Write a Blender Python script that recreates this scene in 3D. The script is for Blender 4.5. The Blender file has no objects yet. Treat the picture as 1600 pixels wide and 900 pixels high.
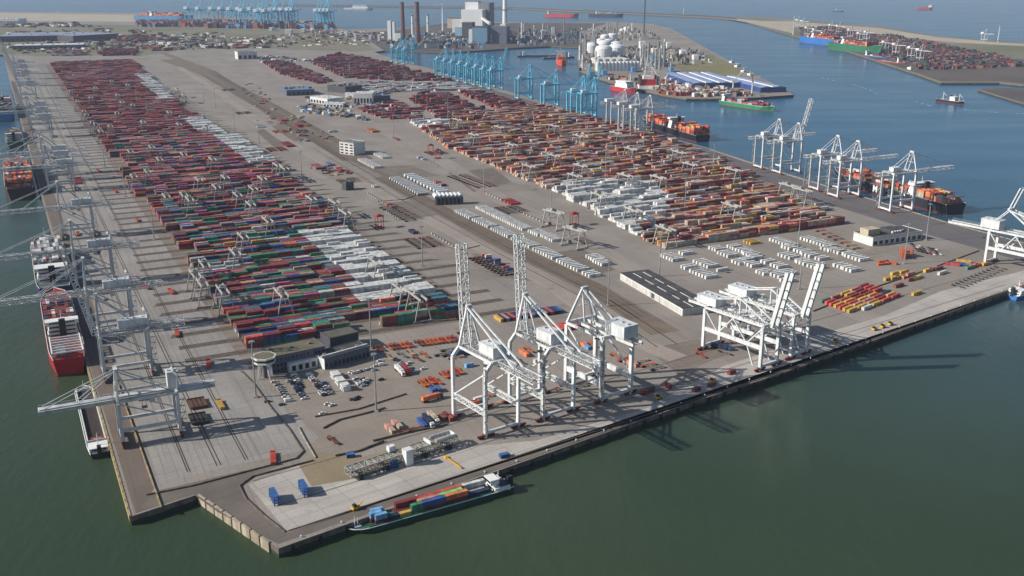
import bpy, math, random
from mathutils import Vector, Matrix
random.seed(11)
SC = bpy.context.scene
COL = SC.collection
# ------------------------------------------------------------------ camera, world, sun
FPX, YHOR, CAMH = 1570.0, -40.0, 250.0
PITCH = math.atan((450 - YHOR) / FPX)
cam = bpy.data.cameras.new('camera')
cam_ob = bpy.data.objects.new('camera', cam); COL.objects.link(cam_ob)
cam.sensor_width = 36.0; cam.lens = 36.0 * FPX / 1600.0
cam.clip_start = 1.0; cam.clip_end = 90000.0
cam_ob.location = (0, 0, CAMH); cam_ob.rotation_euler = (math.pi / 2 - PITCH, 0, 0)
SC.camera = cam_ob
SUN_EL = math.radians(30.0); SHADOW_DIR = math.radians(11.0)   # shadows run towards +x and a little away
w = bpy.data.worlds.new('World'); SC.world = w; w.use_nodes = True
wn = w.node_tree.nodes; wl = w.node_tree.links
bg = wn['Background']; bg.inputs['Strength'].default_value = 0.07
sky = wn.new('ShaderNodeTexSky'); sky.sky_type = 'NISHITA'; sky.sun_disc = False
sky.sun_elevation = SUN_EL; sky.sun_rotation = math.radians(270.0) - SHADOW_DIR
sky.altitude = 250; sky.air_density = 1.0; sky.dust_density = 1.2; sky.ozone_density = 1.5
wl.new(sky.outputs['Color'], bg.inputs['Color'])
sl = bpy.data.lights.new('sun', 'SUN'); sl.energy = 4.3; sl.angle = math.radians(0.53); sl.color = (1.0, 0.935, 0.84)
so = bpy.data.objects.new('sun', sl); COL.objects.link(so)
sd = Vector((math.cos(SHADOW_DIR) * math.cos(SUN_EL), math.sin(SHADOW_DIR) * math.cos(SUN_EL), -math.sin(SUN_EL)))
so.rotation_euler = sd.to_track_quat('-Z', 'Y').to_euler()
SC.view_settings.view_transform = 'Standard'; SC.view_settings.look = 'None'
SC.view_settings.exposure = 0.45; SC.view_settings.gamma = 1.0; SC.view_settings.use_curve_mapping = False
SC.render.engine = 'CYCLES'
SC.cycles.max_bounces = 4; SC.cycles.diffuse_bounces = 2; SC.cycles.glossy_bounces = 2
SC.cycles.transmission_bounces = 2; SC.cycles.volume_bounces = 0; SC.cycles.caustics_reflective = False

# ------------------------------------------------------------------ survey helpers
def G(px, py, z=0.0):
    """ground position (metres) surveyed from the photograph, at height z"""
    x = (px - 800) / FPX; d = (py - 450) / FPX
    fy = math.cos(PITCH) - d * math.sin(PITCH); fz = -math.sin(PITCH) - d * math.cos(PITCH)
    t = (z - CAMH) / fz
    return Vector((x * t, fy * t, z))
RA = math.radians(26.3)                                   # direction of the stacking lanes
VD = Vector((math.cos(RA), math.sin(RA), 0)); UD = Vector((-math.sin(RA), math.cos(RA), 0))
OR = G(385, 545)
def L(u, v, z=0.0):
    p = OR + UD * u + VD * v; p.z = z; return p
def UV(px, py, z=0.0):
    d = G(px, py, z) - OR; return d.dot(UD), d.dot(VD)
FA = math.radians(37.5)                                   # direction of the front quay
QA = math.radians(116.3); RQA = math.radians(110.5)

def lin(h):
    h = h.lstrip('#'); o = []
    for i in (0, 2, 4):
        c = int(h[i:i + 2], 16) / 255.0
        o.append(c / 12.92 if c <= 0.04045 else ((c + 0.055) / 1.055) ** 2.4)
    return tuple(o)

LIN = lin
# ------------------------------------------------------------------ materials
MATS = {}
def mat(name, col, rough=0.7, metal=0.0, var=0.25, scale=0.4, spec=0.35, emit=None):
    """painted / weathered surface: base colour varied by two noises, worn darker in blotches"""
    if name in MATS: return MATS[name]
    m = bpy.data.materials.new(name); m.use_nodes = True
    n = m.node_tree.nodes; l = m.node_tree.links; b = n['Principled BSDF']
    if isinstance(col, str): col = lin(col)
    b.inputs['Roughness'].default_value = rough; b.inputs['Metallic'].default_value = metal
    b.inputs['Specular IOR Level'].default_value = spec
    if var > 0:
        g = n.new('ShaderNodeNewGeometry')
        t = n.new('ShaderNodeTexNoise'); t.inputs['Scale'].default_value = scale; t.inputs['Detail'].default_value = 5
        mp = n.new('ShaderNodeMapping'); mp.inputs['Scale'].default_value = (1, 1, .28)
        l.new(g.outputs['Position'], mp.inputs['Vector']); l.new(mp.outputs[0], t.inputs['Vector'])
        r = n.new('ShaderNodeMapRange'); r.inputs[1].default_value = 0.32; r.inputs[2].default_value = 0.66
        r.inputs[3].default_value = 1.0 - var; r.inputs[4].default_value = 1.0 + var * 0.5
        l.new(t.outputs['Fac'], r.inputs[0])
        x = n.new('ShaderNodeVectorMath'); x.operation = 'SCALE'; x.inputs[0].default_value = col
        l.new(r.outputs[0], x.inputs['Scale']); l.new(x.outputs[0], b.inputs['Base Color'])
    else:
        b.inputs['Base Color'].default_value = (*col, 1)
    MATS[name] = m; return m

def ground_mat(name, c1, c2, c3, ang, big=0.02, fine=0.6, streak=0.35, joint=0.0, rough=0.85):
    """paving: patchy base, long tyre streaks along `ang`, oil blots, optional slab joints"""
    m = bpy.data.materials.new(name); m.use_nodes = True
    n = m.node_tree.nodes; l = m.node_tree.links; b = n['Principled BSDF']
    b.inputs['Roughness'].default_value = rough; b.inputs['Specular IOR Level'].default_value = 0.2
    g = n.new('ShaderNodeNewGeometry')
    mp = n.new('ShaderNodeMapping'); mp.inputs['Rotation'].default_value = (0, 0, -ang)
    l.new(g.outputs['Position'], mp.inputs['Vector'])
    worn_toned = 1.0 if 'sand' in name and 'beach' in name else (0.72 if 'apron' in name else 0.86)  # lowers each paving's tone; the apron further, painting in the cranes' shade
    lin = lambda h, q=1.0: tuple(v * worn_toned * q for v in LIN(h))
    def noise(sc, src, det=4, rg=0.55):
        t = n.new('ShaderNodeTexNoise'); t.inputs['Scale'].default_value = sc; t.inputs['Detail'].default_value = det
        t.inputs['Roughness'].default_value = rg; l.new(src, t.inputs['Vector']); return t.outputs['Fac']
    def mr(src, a, b_, c=0.0, d=1.0):
        r = n.new('ShaderNodeMapRange'); r.inputs[1].default_value = a; r.inputs[2].default_value = b_
        r.inputs[3].default_value = c; r.inputs[4].default_value = d; l.new(src, r.inputs[0]); return r.outputs[0]
    def mix(f, a, bb):
        x = n.new('ShaderNodeMix'); x.data_type = 'RGBA'
        if isinstance(f, float): x.inputs[0].default_value = f
        else: l.new(f, x.inputs[0])
        for i, q in ((6, a), (7, bb)):
            if isinstance(q, tuple): x.inputs[i].default_value = (*q, 1)
            else: l.new(q, x.inputs[i])
        return x.outputs[2]
    base = mix(mr(noise(big, mp.outputs[0]), 0.38, 0.62), lin(c1), lin(c2))
    st = n.new('ShaderNodeMapping'); st.inputs['Scale'].default_value = (0.006, 0.35, 1)
    l.new(mp.outputs[0], st.inputs['Vector'])
    s = mr(noise(1.0, st.outputs[0], 6, 0.7), 0.52, 0.72, 0, streak)
    base = mix(s, base, lin(c3, 0.7))
    sw = n.new('ShaderNodeMapping'); sw.inputs['Scale'].default_value = (0.02, 0.9, 1)
    l.new(mp.outputs[0], sw.inputs['Vector'])
    s2 = mr(noise(1.0, sw.outputs[0], 3, 0.6), 0.60, 0.70, 0, streak * 0.7)
    base = mix(s2, base, lin(c3, 0.7))
    cr = n.new('ShaderNodeMapping'); cr.inputs['Scale'].default_value = (0.5, 0.012, 1); l.new(mp.outputs[0], cr.inputs['Vector'])
    s3 = mr(noise(1.0, cr.outputs[0], 4, 0.65), 0.58, 0.72, 0, streak * 0.45)
    base = mix(s3, base, lin(c3, 0.7))
    bl = mr(noise(0.09, mp.outputs[0], 6, 0.65), 0.6, 0.75, 0, 0.35)
    base = mix(bl, base, lin(c3, 0.7))
    if joint > 0:
        br = n.new('ShaderNodeTexBrick'); br.offset = 0.0; br.inputs['Scale'].default_value = 1.0
        br.inputs['Brick Width'].default_value = joint; br.inputs['Row Height'].default_value = joint * 0.6
        br.inputs['Mortar Size'].default_value = 0.22; br.inputs['Color1'].default_value = (1, 1, 1, 1)
        br.inputs['Color2'].default_value = (0.86, 0.86, 0.86, 1); br.inputs['Mortar'].default_value = (0.6, 0.58, 0.55, 1)
        l.new(mp.outputs[0], br.inputs['Vector'])
        y = n.new('ShaderNodeMix'); y.data_type = 'RGBA'; y.blend_type = 'MULTIPLY'; y.inputs[0].default_value = 0.75
        l.new(base, y.inputs[6]); l.new(br.outputs['Color'], y.inputs[7]); base = y.outputs[2]
    fr = mr(noise(fine, g.outputs['Position'], 5, 0.7), 0.3, 0.7, 0.86, 1.1)
    v = n.new('ShaderNodeVectorMath'); v.operation = 'SCALE'; l.new(base, v.inputs[0]); l.new(fr, v.inputs['Scale'])
    l.new(v.outputs[0], b.inputs['Base Color'])
    return m

def water_mat():
    m = bpy.data.materials.new('harbour water'); m.use_nodes = True
    n = m.node_tree.nodes; l = m.node_tree.links; b = n['Principled BSDF']
    b.inputs['Roughness'].default_value = 0.22; b.inputs['IOR'].default_value = 1.33
    g = n.new('ShaderNodeNewGeometry')
    t = n.new('ShaderNodeTexNoise'); t.inputs['Scale'].default_value = 0.004; t.inputs['Detail'].default_value = 5
    l.new(g.outputs['Position'], t.inputs['Vector'])
    r = n.new('ShaderNodeValToRGB'); r.color_ramp.elements[0].position = 0.35; r.color_ramp.elements[1].position = 0.65
    r.color_ramp.elements[0].color = (0.031, 0.052, 0.028, 1); r.color_ramp.elements[1].color = (0.042, 0.062, 0.034, 1)
    l.new(t.outputs['Fac'], r.inputs[0])
    # silty green water in the inner basin, clearer outside with blue sky reflection painted in (mapped over the ground plan)
    sx = n.new('ShaderNodeSeparateXYZ'); l.new(g.outputs['Position'], sx.inputs[0])
    ma = n.new('ShaderNodeMath'); ma.operation = 'MULTIPLY_ADD'; ma.inputs[1].default_value = 0.55; l.new(sx.outputs['X'], ma.inputs[0]); l.new(sx.outputs['Y'], ma.inputs[2])
    nz = n.new('ShaderNodeMath'); nz.operation = 'MULTIPLY_ADD'; nz.inputs[1].default_value = 500.0; l.new(t.outputs['Fac'], nz.inputs[0]); l.new(ma.outputs[0], nz.inputs[2])
    mr_ = n.new('ShaderNodeMapRange'); mr_.interpolation_type = 'SMOOTHSTEP'; mr_.inputs[1].default_value = 650.0; mr_.inputs[2].default_value = 2300.0; l.new(nz.outputs[0], mr_.inputs[0])
    mx = n.new('ShaderNodeMix'); mx.data_type = 'RGBA'; l.new(mr_.outputs[0], mx.inputs[0]); l.new(r.outputs[0], mx.inputs[6]); mx.inputs[7].default_value = (0.016, 0.088, 0.175, 1)
    l.new(mx.outputs[2], b.inputs['Base Color']); b.inputs['Specular IOR Level'].default_value = 0.22
    sl_ = n.new('ShaderNodeMapping'); sl_.inputs['Scale'].default_value = (0.0035, 0.016, 1); sl_.inputs['Rotation'].default_value = (0, 0, -0.35); l.new(g.outputs['Position'], sl_.inputs['Vector'])
    rn = n.new('ShaderNodeTexNoise'); rn.inputs['Scale'].default_value = 1.0; rn.inputs['Detail'].default_value = 6; l.new(sl_.outputs[0], rn.inputs['Vector'])
    rr = n.new('ShaderNodeMapRange'); rr.inputs[1].default_value = .4; rr.inputs[2].default_value = .62; rr.inputs[3].default_value = .20; rr.inputs[4].default_value = .26; l.new(rn.outputs['Fac'], rr.inputs[0]); l.new(rr.outputs[0], b.inputs['Roughness'])
    wv = n.new('ShaderNodeTexNoise'); wv.inputs['Scale'].default_value = 0.16; wv.inputs['Detail'].default_value = 6
    mp = n.new('ShaderNodeMapping'); mp.inputs['Scale'].default_value = (1, 0.45, 1); mp.inputs['Rotation'].default_value = (0, 0, 0.5)
    l.new(g.outputs['Position'], mp.inputs['Vector']); l.new(mp.outputs[0], wv.inputs['Vector'])
    bu = n.new('ShaderNodeBump'); bu.inputs['Strength'].default_value = 0.35; bu.inputs['Distance'].default_value = 1.0
    l.new(wv.outputs['Fac'], bu.inputs['Height']); l.new(bu.outputs[0], b.inputs['Normal'])
    return m

# ------------------------------------------------------------------ mesh builder
class MB:
    def __init__(s): s.v = []; s.f = []; s.m = []
    def face(s, pts, mi=0):
        k = len(s.v); s.v += [tuple(p) for p in pts]; s.f.append(tuple(range(k, k + len(pts)))); s.m.append(mi)
    def hexa(s, c, mi=0, bottom=True):
        k = len(s.v); s.v += [tuple(p) for p in c]
        fs = [(4, 5, 6, 7), (0, 1, 5, 4), (1, 2, 6, 5), (2, 3, 7, 6), (3, 0, 4, 7)]
        if bottom: fs.append((3, 2, 1, 0))
        for q in fs: s.f.append(tuple(k + i for i in q)); s.m.append(mi)
    def box(s, x0, x1, y0, y1, z0, z1, mi=0, bottom=True):
        s.hexa([(x0, y0, z0), (x1, y0, z0), (x1, y1, z0), (x0, y1, z0), (x0, y0, z1), (x1, y0, z1), (x1, y1, z1), (x0, y1, z1)], mi, bottom)
    def obox(s, c, ang, lx, ly, z0, z1, mi=0):
        ca, sa = math.cos(ang), math.sin(ang); p = []
        for z in (z0, z1):
            for x, y in ((-lx / 2, -ly / 2), (lx / 2, -ly / 2), (lx / 2, ly / 2), (-lx / 2, ly / 2)):
                p.append((c[0] + x * ca - y * sa, c[1] + x * sa + y * ca, z))
        s.hexa(p, mi)
    def beam(s, a, b, w, h=None, mi=0, w2=None):
        a = Vector(a); b = Vector(b); d = (b - a)
        if d.length < 1e-6: return
        d.normalize(); up = Vector((0, 0, 1)) if abs(d.z) < 0.95 else Vector((0, 1, 0))
        x = d.cross(up).normalized(); y = x.cross(d).normalized(); h = h or w; k = (w2 or w) / w
        c = [a - x * w / 2 - y * h / 2, a + x * w / 2 - y * h / 2, a + x * w / 2 + y * h / 2, a - x * w / 2 + y * h / 2]
        e = [b + (q - a) * k for q in c]
        s.hexa([c[0], c[1], c[2], c[3], e[0], e[1], e[2], e[3]], mi)
    def cyl(s, a, b, r, n=8, r2=None, mi=0):
        a = Vector(a); b = Vector(b); d = (b - a).normalized(); r2 = r if r2 is None else r2
        up = Vector((0, 0, 1)) if abs(d.z) < 0.95 else Vector((0, 1, 0))
        x = d.cross(up).normalized(); y = x.cross(d).normalized(); k = len(s.v)
        for c, q in ((a, r), (b, r2)):
            for i in range(n):
                t = 2 * math.pi * i / n; s.v.append(tuple(c + x * q * math.cos(t) + y * q * math.sin(t)))
        for i in range(n):
            j = (i + 1) % n; s.f.append((k + i, k + j, k + n + j, k + n + i)); s.m.append(mi)
        s.f.append(tuple(k + n + i for i in range(n))); s.m.append(mi)
        s.f.append(tuple(k + n - 1 - i for i in range(n))); s.m.append(mi)
    def dome(s, c, r, hz, n=12, mi=0, rings=3):
        k = len(s.v)
        for q in range(rings):
            t = math.pi / 2 * q / rings
            for i in range(n):
                p = 2 * math.pi * i / n
                s.v.append((c[0] + r * math.cos(t) * math.cos(p), c[1] + r * math.cos(t) * math.sin(p), c[2] + hz * math.sin(t)))
        s.v.append((c[0], c[1], c[2] + hz)); top = len(s.v) - 1
        for q in range(rings - 1):
            for i in range(n):
                j = (i + 1) % n; s.f.append((k + q * n + i, k + q * n + j, k + (q + 1) * n + j, k + (q + 1) * n + i)); s.m.append(mi)
        for i in range(n):
            s.f.append((k + (rings - 1) * n + i, k + (rings - 1) * n + (i + 1) % n, top)); s.m.append(mi)
    def prism(s, poly, z0, z1, mi=0, side=None):
        """extruded plan outline"""
        ar = sum(poly[i][0] * poly[(i + 1) % len(poly)][1] - poly[(i + 1) % len(poly)][0] * poly[i][1] for i in range(len(poly)))
        if ar < 0: poly = poly[::-1]
        n = len(poly); k = len(s.v); side = mi if side is None else side
        s.v += [(p[0], p[1], z0) for p in poly] + [(p[0], p[1], z1) for p in poly]
        for i in range(n):
            j = (i + 1) % n; s.f.append((k + i, k + j, k + n + j, k + n + i)); s.m.append(side)
        s.f.append(tuple(k + n + i for i in range(n))); s.m.append(mi)
    def truss(s, a, b, w, h, bay, cw=0.5, bw=0.3, mi=0, sides=(1, 1, 1, 1)):
        """four-chord lattice girder from a to b (centre line)"""
        a = Vector(a); b = Vector(b); d = b - a; ln = d.length; d.normalize()
        up = Vector((0, 0, 1)) if abs(d.z) < 0.9 else Vector((0, 1, 0))
        x = d.cross(up).normalized() * (w / 2); y = x.cross(d).normalized() * (h / 2)
        cs = [x + y, x - y, -x - y, -x + y]
        for c in cs: s.beam(a + c, b + c, cw, mi=mi)
        nb = max(1, round(ln / bay))
        for q in range(4):
            if not sides[q]: continue
            c, e = cs[q], cs[(q + 1) % 4]
            for i in range(nb):
                p = a + d * (ln * i / nb); r = a + d * (ln * (i + 1) / nb)
                s.beam(p + (c if i % 2 else e), r + (e if i % 2 else c), bw, mi=mi)
                s.beam(p + c, p + e, bw, mi=mi)
            s.beam(b + c, b + e, bw, mi=mi)
    def mesh(s, name, mats):
        me = bpy.data.meshes.new(name); me.from_pydata(s.v, [], s.f)
        if not isinstance(mats, (list, tuple)): mats = [mats]
        for q in mats: me.materials.append(q)
        if len(mats) > 1: me.polygons.foreach_set('material_index', s.m)
        me.update(); return me
    def build(s, name, mats, parent=None, **kw):
        return put(name, s.mesh(name, mats), parent, **kw)

def put(name, me, parent=None, loc=None, rz=0.0, label=None, cat=None, group=None, kind=None):
    o = bpy.data.objects.new(name, me); COL.objects.link(o)
    if parent is not None: o.parent = parent
    if loc is not None: o.location = loc
    if rz: o.rotation_euler = (0, 0, rz)
    return tag(o, label, cat, group, kind)
def tag(o, label=None, cat=None, group=None, kind=None):
    if label: o['label'] = label
    if cat: o['category'] = cat
    if group: o['group'] = group
    if kind: o['kind'] = kind
    return o
def thing(name, label, cat, loc=(0, 0, 0), rz=0.0, group=None):
    return put(name, None, None, loc, rz, label, cat, group)
def dup(root, loc, rz, label, group=None):
    """copy of a thing with copies of its parts and sub-parts (meshes shared)"""
    def rec(o, par):
        c = o.copy(); COL.objects.link(c)
        if par is not None: c.parent = par
        for ch in o.children: rec(ch, c)
        return c
    r = rec(root, None); r.location = loc; r.rotation_euler = (0, 0, rz); r['label'] = label
    if group: r['group'] = group
    return r
class Proto:
    """places the first call's thing itself, later calls get copies"""
    def __init__(s, make): s.make = make; s.root = None
    def at(s, loc, rz, label, group=None):
        if s.root is None:
            s.root = s.make(); r = s.root; r.location = loc; r.rotation_euler = (0, 0, rz); r['label'] = label
            if group: r['group'] = group
            return r
        return dup(s.root, loc, rz, label, group)
ONES = 'zeroth first second third fourth fifth sixth seventh eighth ninth tenth eleventh twelfth thirteenth fourteenth fifteenth sixteenth seventeenth eighteenth nineteenth'.split()
TENS = {2: 'twent', 3: 'thirt', 4: 'fort', 5: 'fift', 6: 'sixt', 7: 'sevent', 8: 'eight', 9: 'ninet'}
def nth(i):
    if i < 20: return ONES[i]
    if i >= 100: return 'hundredth' if i == 100 else 'hundred and ' + nth(i - 100)
    t, o = divmod(i, 10); return TENS[t] + ('ieth' if o == 0 else 'y-' + ONES[o])
def interp(tab, x):
    if x <= tab[0][0]: return tab[0][1]
    for (a, b), (c, d) in zip(tab, tab[1:]):
        if x <= c: return b + (d - b) * (x - a) / (c - a)
    return tab[-1][1]
# ------------------------------------------------------------------ the setting
M_WATER = water_mat()
M_ASPH = ground_mat('terminal asphalt', '928a82', '9e968e', '6b635d', QA, 0.012, 0.5, 0.3, 46)
M_APRON = ground_mat('apron concrete', 'a39f9a', 'b1aca6', '6f6a66', QA, 0.02, 0.6, 0.55, 22)
M_FRONT = ground_mat('quay concrete slabs', 'b4aea8', 'c2bcb4', '7d756d', FA, 0.03, 0.7, 0.35, 16)
M_BROWN = ground_mat('quay road paving', '6e665f', '7c746c', '4b443e', FA, 0.03, 0.8, 0.35)
M_SAND = ground_mat('bare sandy ground', '9b8b74', '8b8066', '6f6750', FA, 0.03, 0.6, 0.1)
M_LAND = ground_mat('polder land', '8a8272', '757559', '5c5d48', 0.2, 0.003, 0.05, 0.25)
M_DARKLAND = ground_mat('dark yard ground', '5c5450', '6a625c', '453f3c', 0.2, 0.004, 0.05, 0.25)
M_TANKLAND = ground_mat('industrial ground', '9c948b', '8a8278', '6b665c', 1.0, 0.006, 0.05, 0.2)
M_BEACH = ground_mat('pale beach sand', 'b0a695', 'a59a86', '8e8472', 0.2, 0.01, 0.05, 0.05)
M_WALL = mat('quay wall concrete', '6e665c', 0.9, var=0.45, scale=0.25)
wt = M_WALL.node_tree; wn_ = wt.nodes; bs = wn_['Principled BSDF']; src = bs.inputs['Base Color'].links[0].from_socket   # green weed below the tide mark
gp = wn_.new('ShaderNodeNewGeometry'); sz = wn_.new('ShaderNodeSeparateXYZ'); wt.links.new(gp.outputs['Position'], sz.inputs[0])
wz = wn_.new('ShaderNodeTexNoise'); wz.inputs['Scale'].default_value = .12; wt.links.new(gp.outputs['Position'], wz.inputs['Vector'])
wa = wn_.new('ShaderNodeMath'); wa.operation = 'MULTIPLY_ADD'; wa.inputs[1].default_value = 2.4; wt.links.new(wz.outputs['Fac'], wa.inputs[0]); wt.links.new(sz.outputs['Z'], wa.inputs[2])
wr = wn_.new('ShaderNodeMapRange'); wr.inputs[1].default_value = -1.5; wr.inputs[2].default_value = -1.9; wt.links.new(wa.outputs[0], wr.inputs[0])
wm = wn_.new('ShaderNodeMix'); wm.data_type = 'RGBA'; wt.links.new(wr.outputs[0], wm.inputs[0]); wt.links.new(src, wm.inputs[6]); wm.inputs[7].default_value = (.03, .034, .02, 1); wt.links.new(wm.outputs[2], bs.inputs['Base Color'])
M_TRACK = ground_mat('stack lane ground', '857a72', '908579', '4a423c', RA, 0.05, 0.6, 0.8)
M_RAILBED = ground_mat('rail ballast', '7a6e63', '857869', '5d5148', math.radians(115.0), 0.05, 0.6, 0.7)

mb = MB(); mb.face([(-45000, -3000, 0), (45000, -3000, 0), (45000, 45000, 0), (-45000, 45000, 0)])
mb.build('water', M_WATER, loc=(0, 0, -5.0), kind='structure')

def slab(name, pts, m, z0=-12.0, z1=0.0):
    b = MB(); b.prism([(G(*p).x, G(*p).y) for p in pts], z0, z1, 0, 1)
    return b.build(name, [m, M_WALL], kind='structure')
def sheet(name, pts, m, z, world=False):
    b = MB(); q = [((p[0], p[1]) if world else (G(*p).x, G(*p).y)) for p in pts]
    ar = sum(q[i][0] * q[(i + 1) % len(q)][1] - q[(i + 1) % len(q)][0] * q[i][1] for i in range(len(q)))
    if ar < 0: q = q[::-1]
    b.face([(x, y, z) for x, y in q]); return b.build(name, m, kind='structure')
def strip(name, pts, wd, m, z):
    """road-like strip of constant width along surveyed points"""
    b = MB(); P = [G(*p) for p in pts]
    for a, c in zip(P, P[1:]):
        d = (c - a).normalized(); n = Vector((-d.y, d.x, 0)) * wd / 2
        b.face([(*(a - n).xy, z), (*(c - n).xy, z), (*(c + n).xy, z), (*(a + n).xy, z)][::1])
    for f in range(len(b.f)): pass
    return b.build(name, m, kind='structure')

TERM = [(435, 857), (700, 763), (1000, 657), (1200, 587), (1400, 517), (1600, 447), (1705, 410), (1600, 380), (1475, 345), (1350, 307), (1200, 262),
        (1110, 232), (925, 182), (785, 140), (690, 112), (640, 99), (597, 86), (585, 81), (600, 79), (640, 80), (700, 82), (760, 78), (800, 75), (860, 72),
        (905, 74), (902, 90), (905, 110), (930, 121), (960, 130), (1035, 148), (1072, 154), (1132, 154), (1185, 152), (1240, 148), (1205, 129), (1170, 112), (1050, 45),
        (1017, 37), (950, 34), (875, 36), (825, 37), (800, 34), (700, 34), (690, 42), (620, 44), (540, 47), (523, 41), (512, 34), (330, 23), (210, 20),
        (0, 18), (-500, 17), (-900, 90), (5, 85)]
ql = [L(2149, -121), L(1200, -113), L(600, -107), L(0, -102.5), L(-205, -99.5)]       # left quay edge
b = MB(); b.prism([(G(*p).x, G(*p).y) for p in TERM] + [(p.x, p.y) for p in ql] + [(p.x, p.y) for p in (G(310, 772), )], -12, 0, 0, 1)
b.build('terminal_ground', [M_ASPH, M_WALL], kind='structure')
slab('breakwater', [(420, 7), (800, 12), (1112, 25.5), (1150, 29), (1150, 31), (1110, 27.5), (800, 13.6), (420, 8.4)], M_DARKLAND, -12, 4)
slab('sandbank', [(1112, 26), (1150, 30), (1175, 37), (1200, 45), (1245, 58), (1300, 72), (1375, 97), (1437, 117), (1470, 129), (1562, 129), (1640, 137), (1900, 160), (1900, 74), (1600, 66), (1550, 63), (1465, 56), (1375, 41), (1300, 35), (1200, 27)], M_LAND, -12, 0)
slab('spit', [(1528, 139), (1560, 137), (1700, 143), (1800, 200), (1640, 170), (1600, 161), (1560, 149)], M_DARKLAND, -12, 0)

# paved areas, each a sheet a few millimetres to centimetres above the one below
apr = [L(-175, -82), L(-172, -4), L(-160, 6), L(-50, -6), L(0, -8), L(2500, -22), L(2500, -110), L(600, -90)]
sheet('apron', [(p.x, p.y) for p in apr], M_APRON, 0.02, True)
sheet('quay_pavement', [(388, 757), (467, 727), (487, 760), (570, 745), (712, 700), (840, 688), (1010, 637), (1085, 597), (1130, 572), (1290, 520), (1380, 494), (1470, 455), (1690, 400), (1660, 420), (1290, 553), (1190, 588), (1040, 634), (800, 714), (447, 829)], M_FRONT, 0.02)
sheet('quay_road', [(435, 850), (447, 833), (800, 719), (1190, 594), (1300, 556), (1660, 425), (1690, 415), (1600, 446), (1200, 585), (1000, 655), (700, 761)], M_BROWN, 0.03)
sheet('quay_walkway', [(210, 803), (303, 773), (340, 800), (435, 850), (447, 833), (385, 782), (380, 752), (463, 716), (228, 771), (231, 776)], M_BROWN, 0.012)
p = [L(-203, -97), L(-178, -84), L(600, -93), L(2100, -108), L(2100, -118), L(600, -105), L(0, -100.5)]
sheet('quay_edge_road', [(q.x, q.y) for q in p], ground_mat('quay edge paving', '71665d', '7d7168', '4c433c', QA, 0.03, 0.8, 0.4), 0.03, True)
sheet('sandy_yard', [(467, 727), (500, 706), (560, 716), (712, 676), (712, 692), (570, 745), (487, 760)], M_SAND, 0.026)
sheet('car_park_ground', [(405, 590), (470, 590), (600, 560), (700, 590), (720, 660), (530, 715), (470, 705), (440, 660), (425, 630)], ground_mat('car park asphalt', '8e857b', '978d83', '6b625a', FA, 0.04, 0.5, 0.2), 0.014)
for i in range(97):                                       # the lane floors under the stacks and their overrun tracks

    if i == 0: bt = MB()
    for (z0, z1) in ((-17.6, -9.6),):
        q = [L(i * 27 + 8.4 + z0, -42 + random.uniform(-4, 4), 0.03), L(i * 27 + 8.4 + z0, 207 + random.uniform(-8, 14), 0.03), L(i * 27 + 8.4 + z1, 205 + random.uniform(-8, 12), 0.03), L(i * 27 + 8.4 + z1, -42, 0.03)]
        bt.face([tuple(x) for x in q][::-1])
bt.build('crane_track', mat('track bed', '5a5149', 0.9, var=0.4, scale=0.3), kind='structure')
sheet('lane_ground', [(q.x, q.y) for q in (L(-13, -12), L(-13, 178), L(2610, 205), L(2610, -22))], M_TRACK, 0.014, True)
strip('railway_bed', [(1040, 520), (925, 449), (800, 388), (640, 302), (507, 226), (400, 160), (330, 111), (250, 81), (150, 55)], 24, M_RAILBED, 0.02)
strip('railway_bed', [(560, 250), (420, 168), (330, 118), (262, 93)], 46, M_RAILBED, 0.012)
strip('road', [(1060, 560), (960, 520), (870, 450), (720, 370), (560, 285), (440, 215), (350, 150), (280, 105)], 18, ground_mat('road asphalt', '9a8e84', 'a39990', '7a6e66', math.radians(115), 0.02, 0.5, 0.3), 0.024)
strip('road', [(1130, 520), (1000, 430), (905, 372), (780, 310), (690, 250), (600, 205), (500, 150), (420, 110)], 26, ground_mat('asphalt of the wide road', '958a82', '9f958d', '756a63', math.radians(112), 0.02, 0.5, 0.3), 0.028)
strip('quay_apron', [(1640, 404), (1450, 352), (1330, 316), (1180, 271), (1090, 237), (900, 187), (770, 147), (650, 113)], 62, ground_mat('dark quay asphalt', '6b6668', '757071', '4f4b4d', RQA, 0.02, 0.5, 0.5), 0.03)
def rails(pts, offs, wd, z, m):
    b = MB(); P = [G(*p) for p in pts]
    for of in offs:
        for a, c in zip(P, P[1:]):
            d = (c - a).normalized(); n = Vector((-d.y, d.x, 0)); a2 = a + n * of; c2 = c + n * of
            b.face([(*(a2 - n * wd).xy, z), (*(c2 - n * wd).xy, z), (*(c2 + n * wd).xy, z), (*(a2 + n * wd).xy, z)])
    return b.build('rail_track', m, kind='structure')
M_RAIL = mat('rusty rail', '4b3f38', .7, .3, .3, .2)
RLINE = [(1000, 497), (925, 449), (800, 388), (640, 302), (507, 226), (400, 160), (330, 111)]
rails(RLINE, (-9.5, -7.7, -4.5, -2.7, 0.5, 2.3, 6, 7.8), .28, .045, M_RAIL)
rails([(1045, 540), (940, 470), (800, 398), (640, 312), (500, 232)], (-7, 9), .5, .045, M_RAIL)
rails([(560, 250), (420, 168), (330, 118)], (-20, -18, -14, -12, 12, 14, 18, 20), .4, .045, M_RAIL)
for of in (-1.2, 0, 14, 16, 29, 30.4):
    q = [L(-170, -66 + of), L(2400, -80 + of)]; d = (q[1] - q[0]).normalized(); n = Vector((-d.y, d.x, 0)) * .3
    b = MB(); b.face([(*(q[0] - n).xy, .035), (*(q[1] - n).xy, .035), (*(q[1] + n).xy, .035), (*(q[0] + n).xy, .035)]); b.build('crane_rail', M_RAIL, kind='structure')
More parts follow.
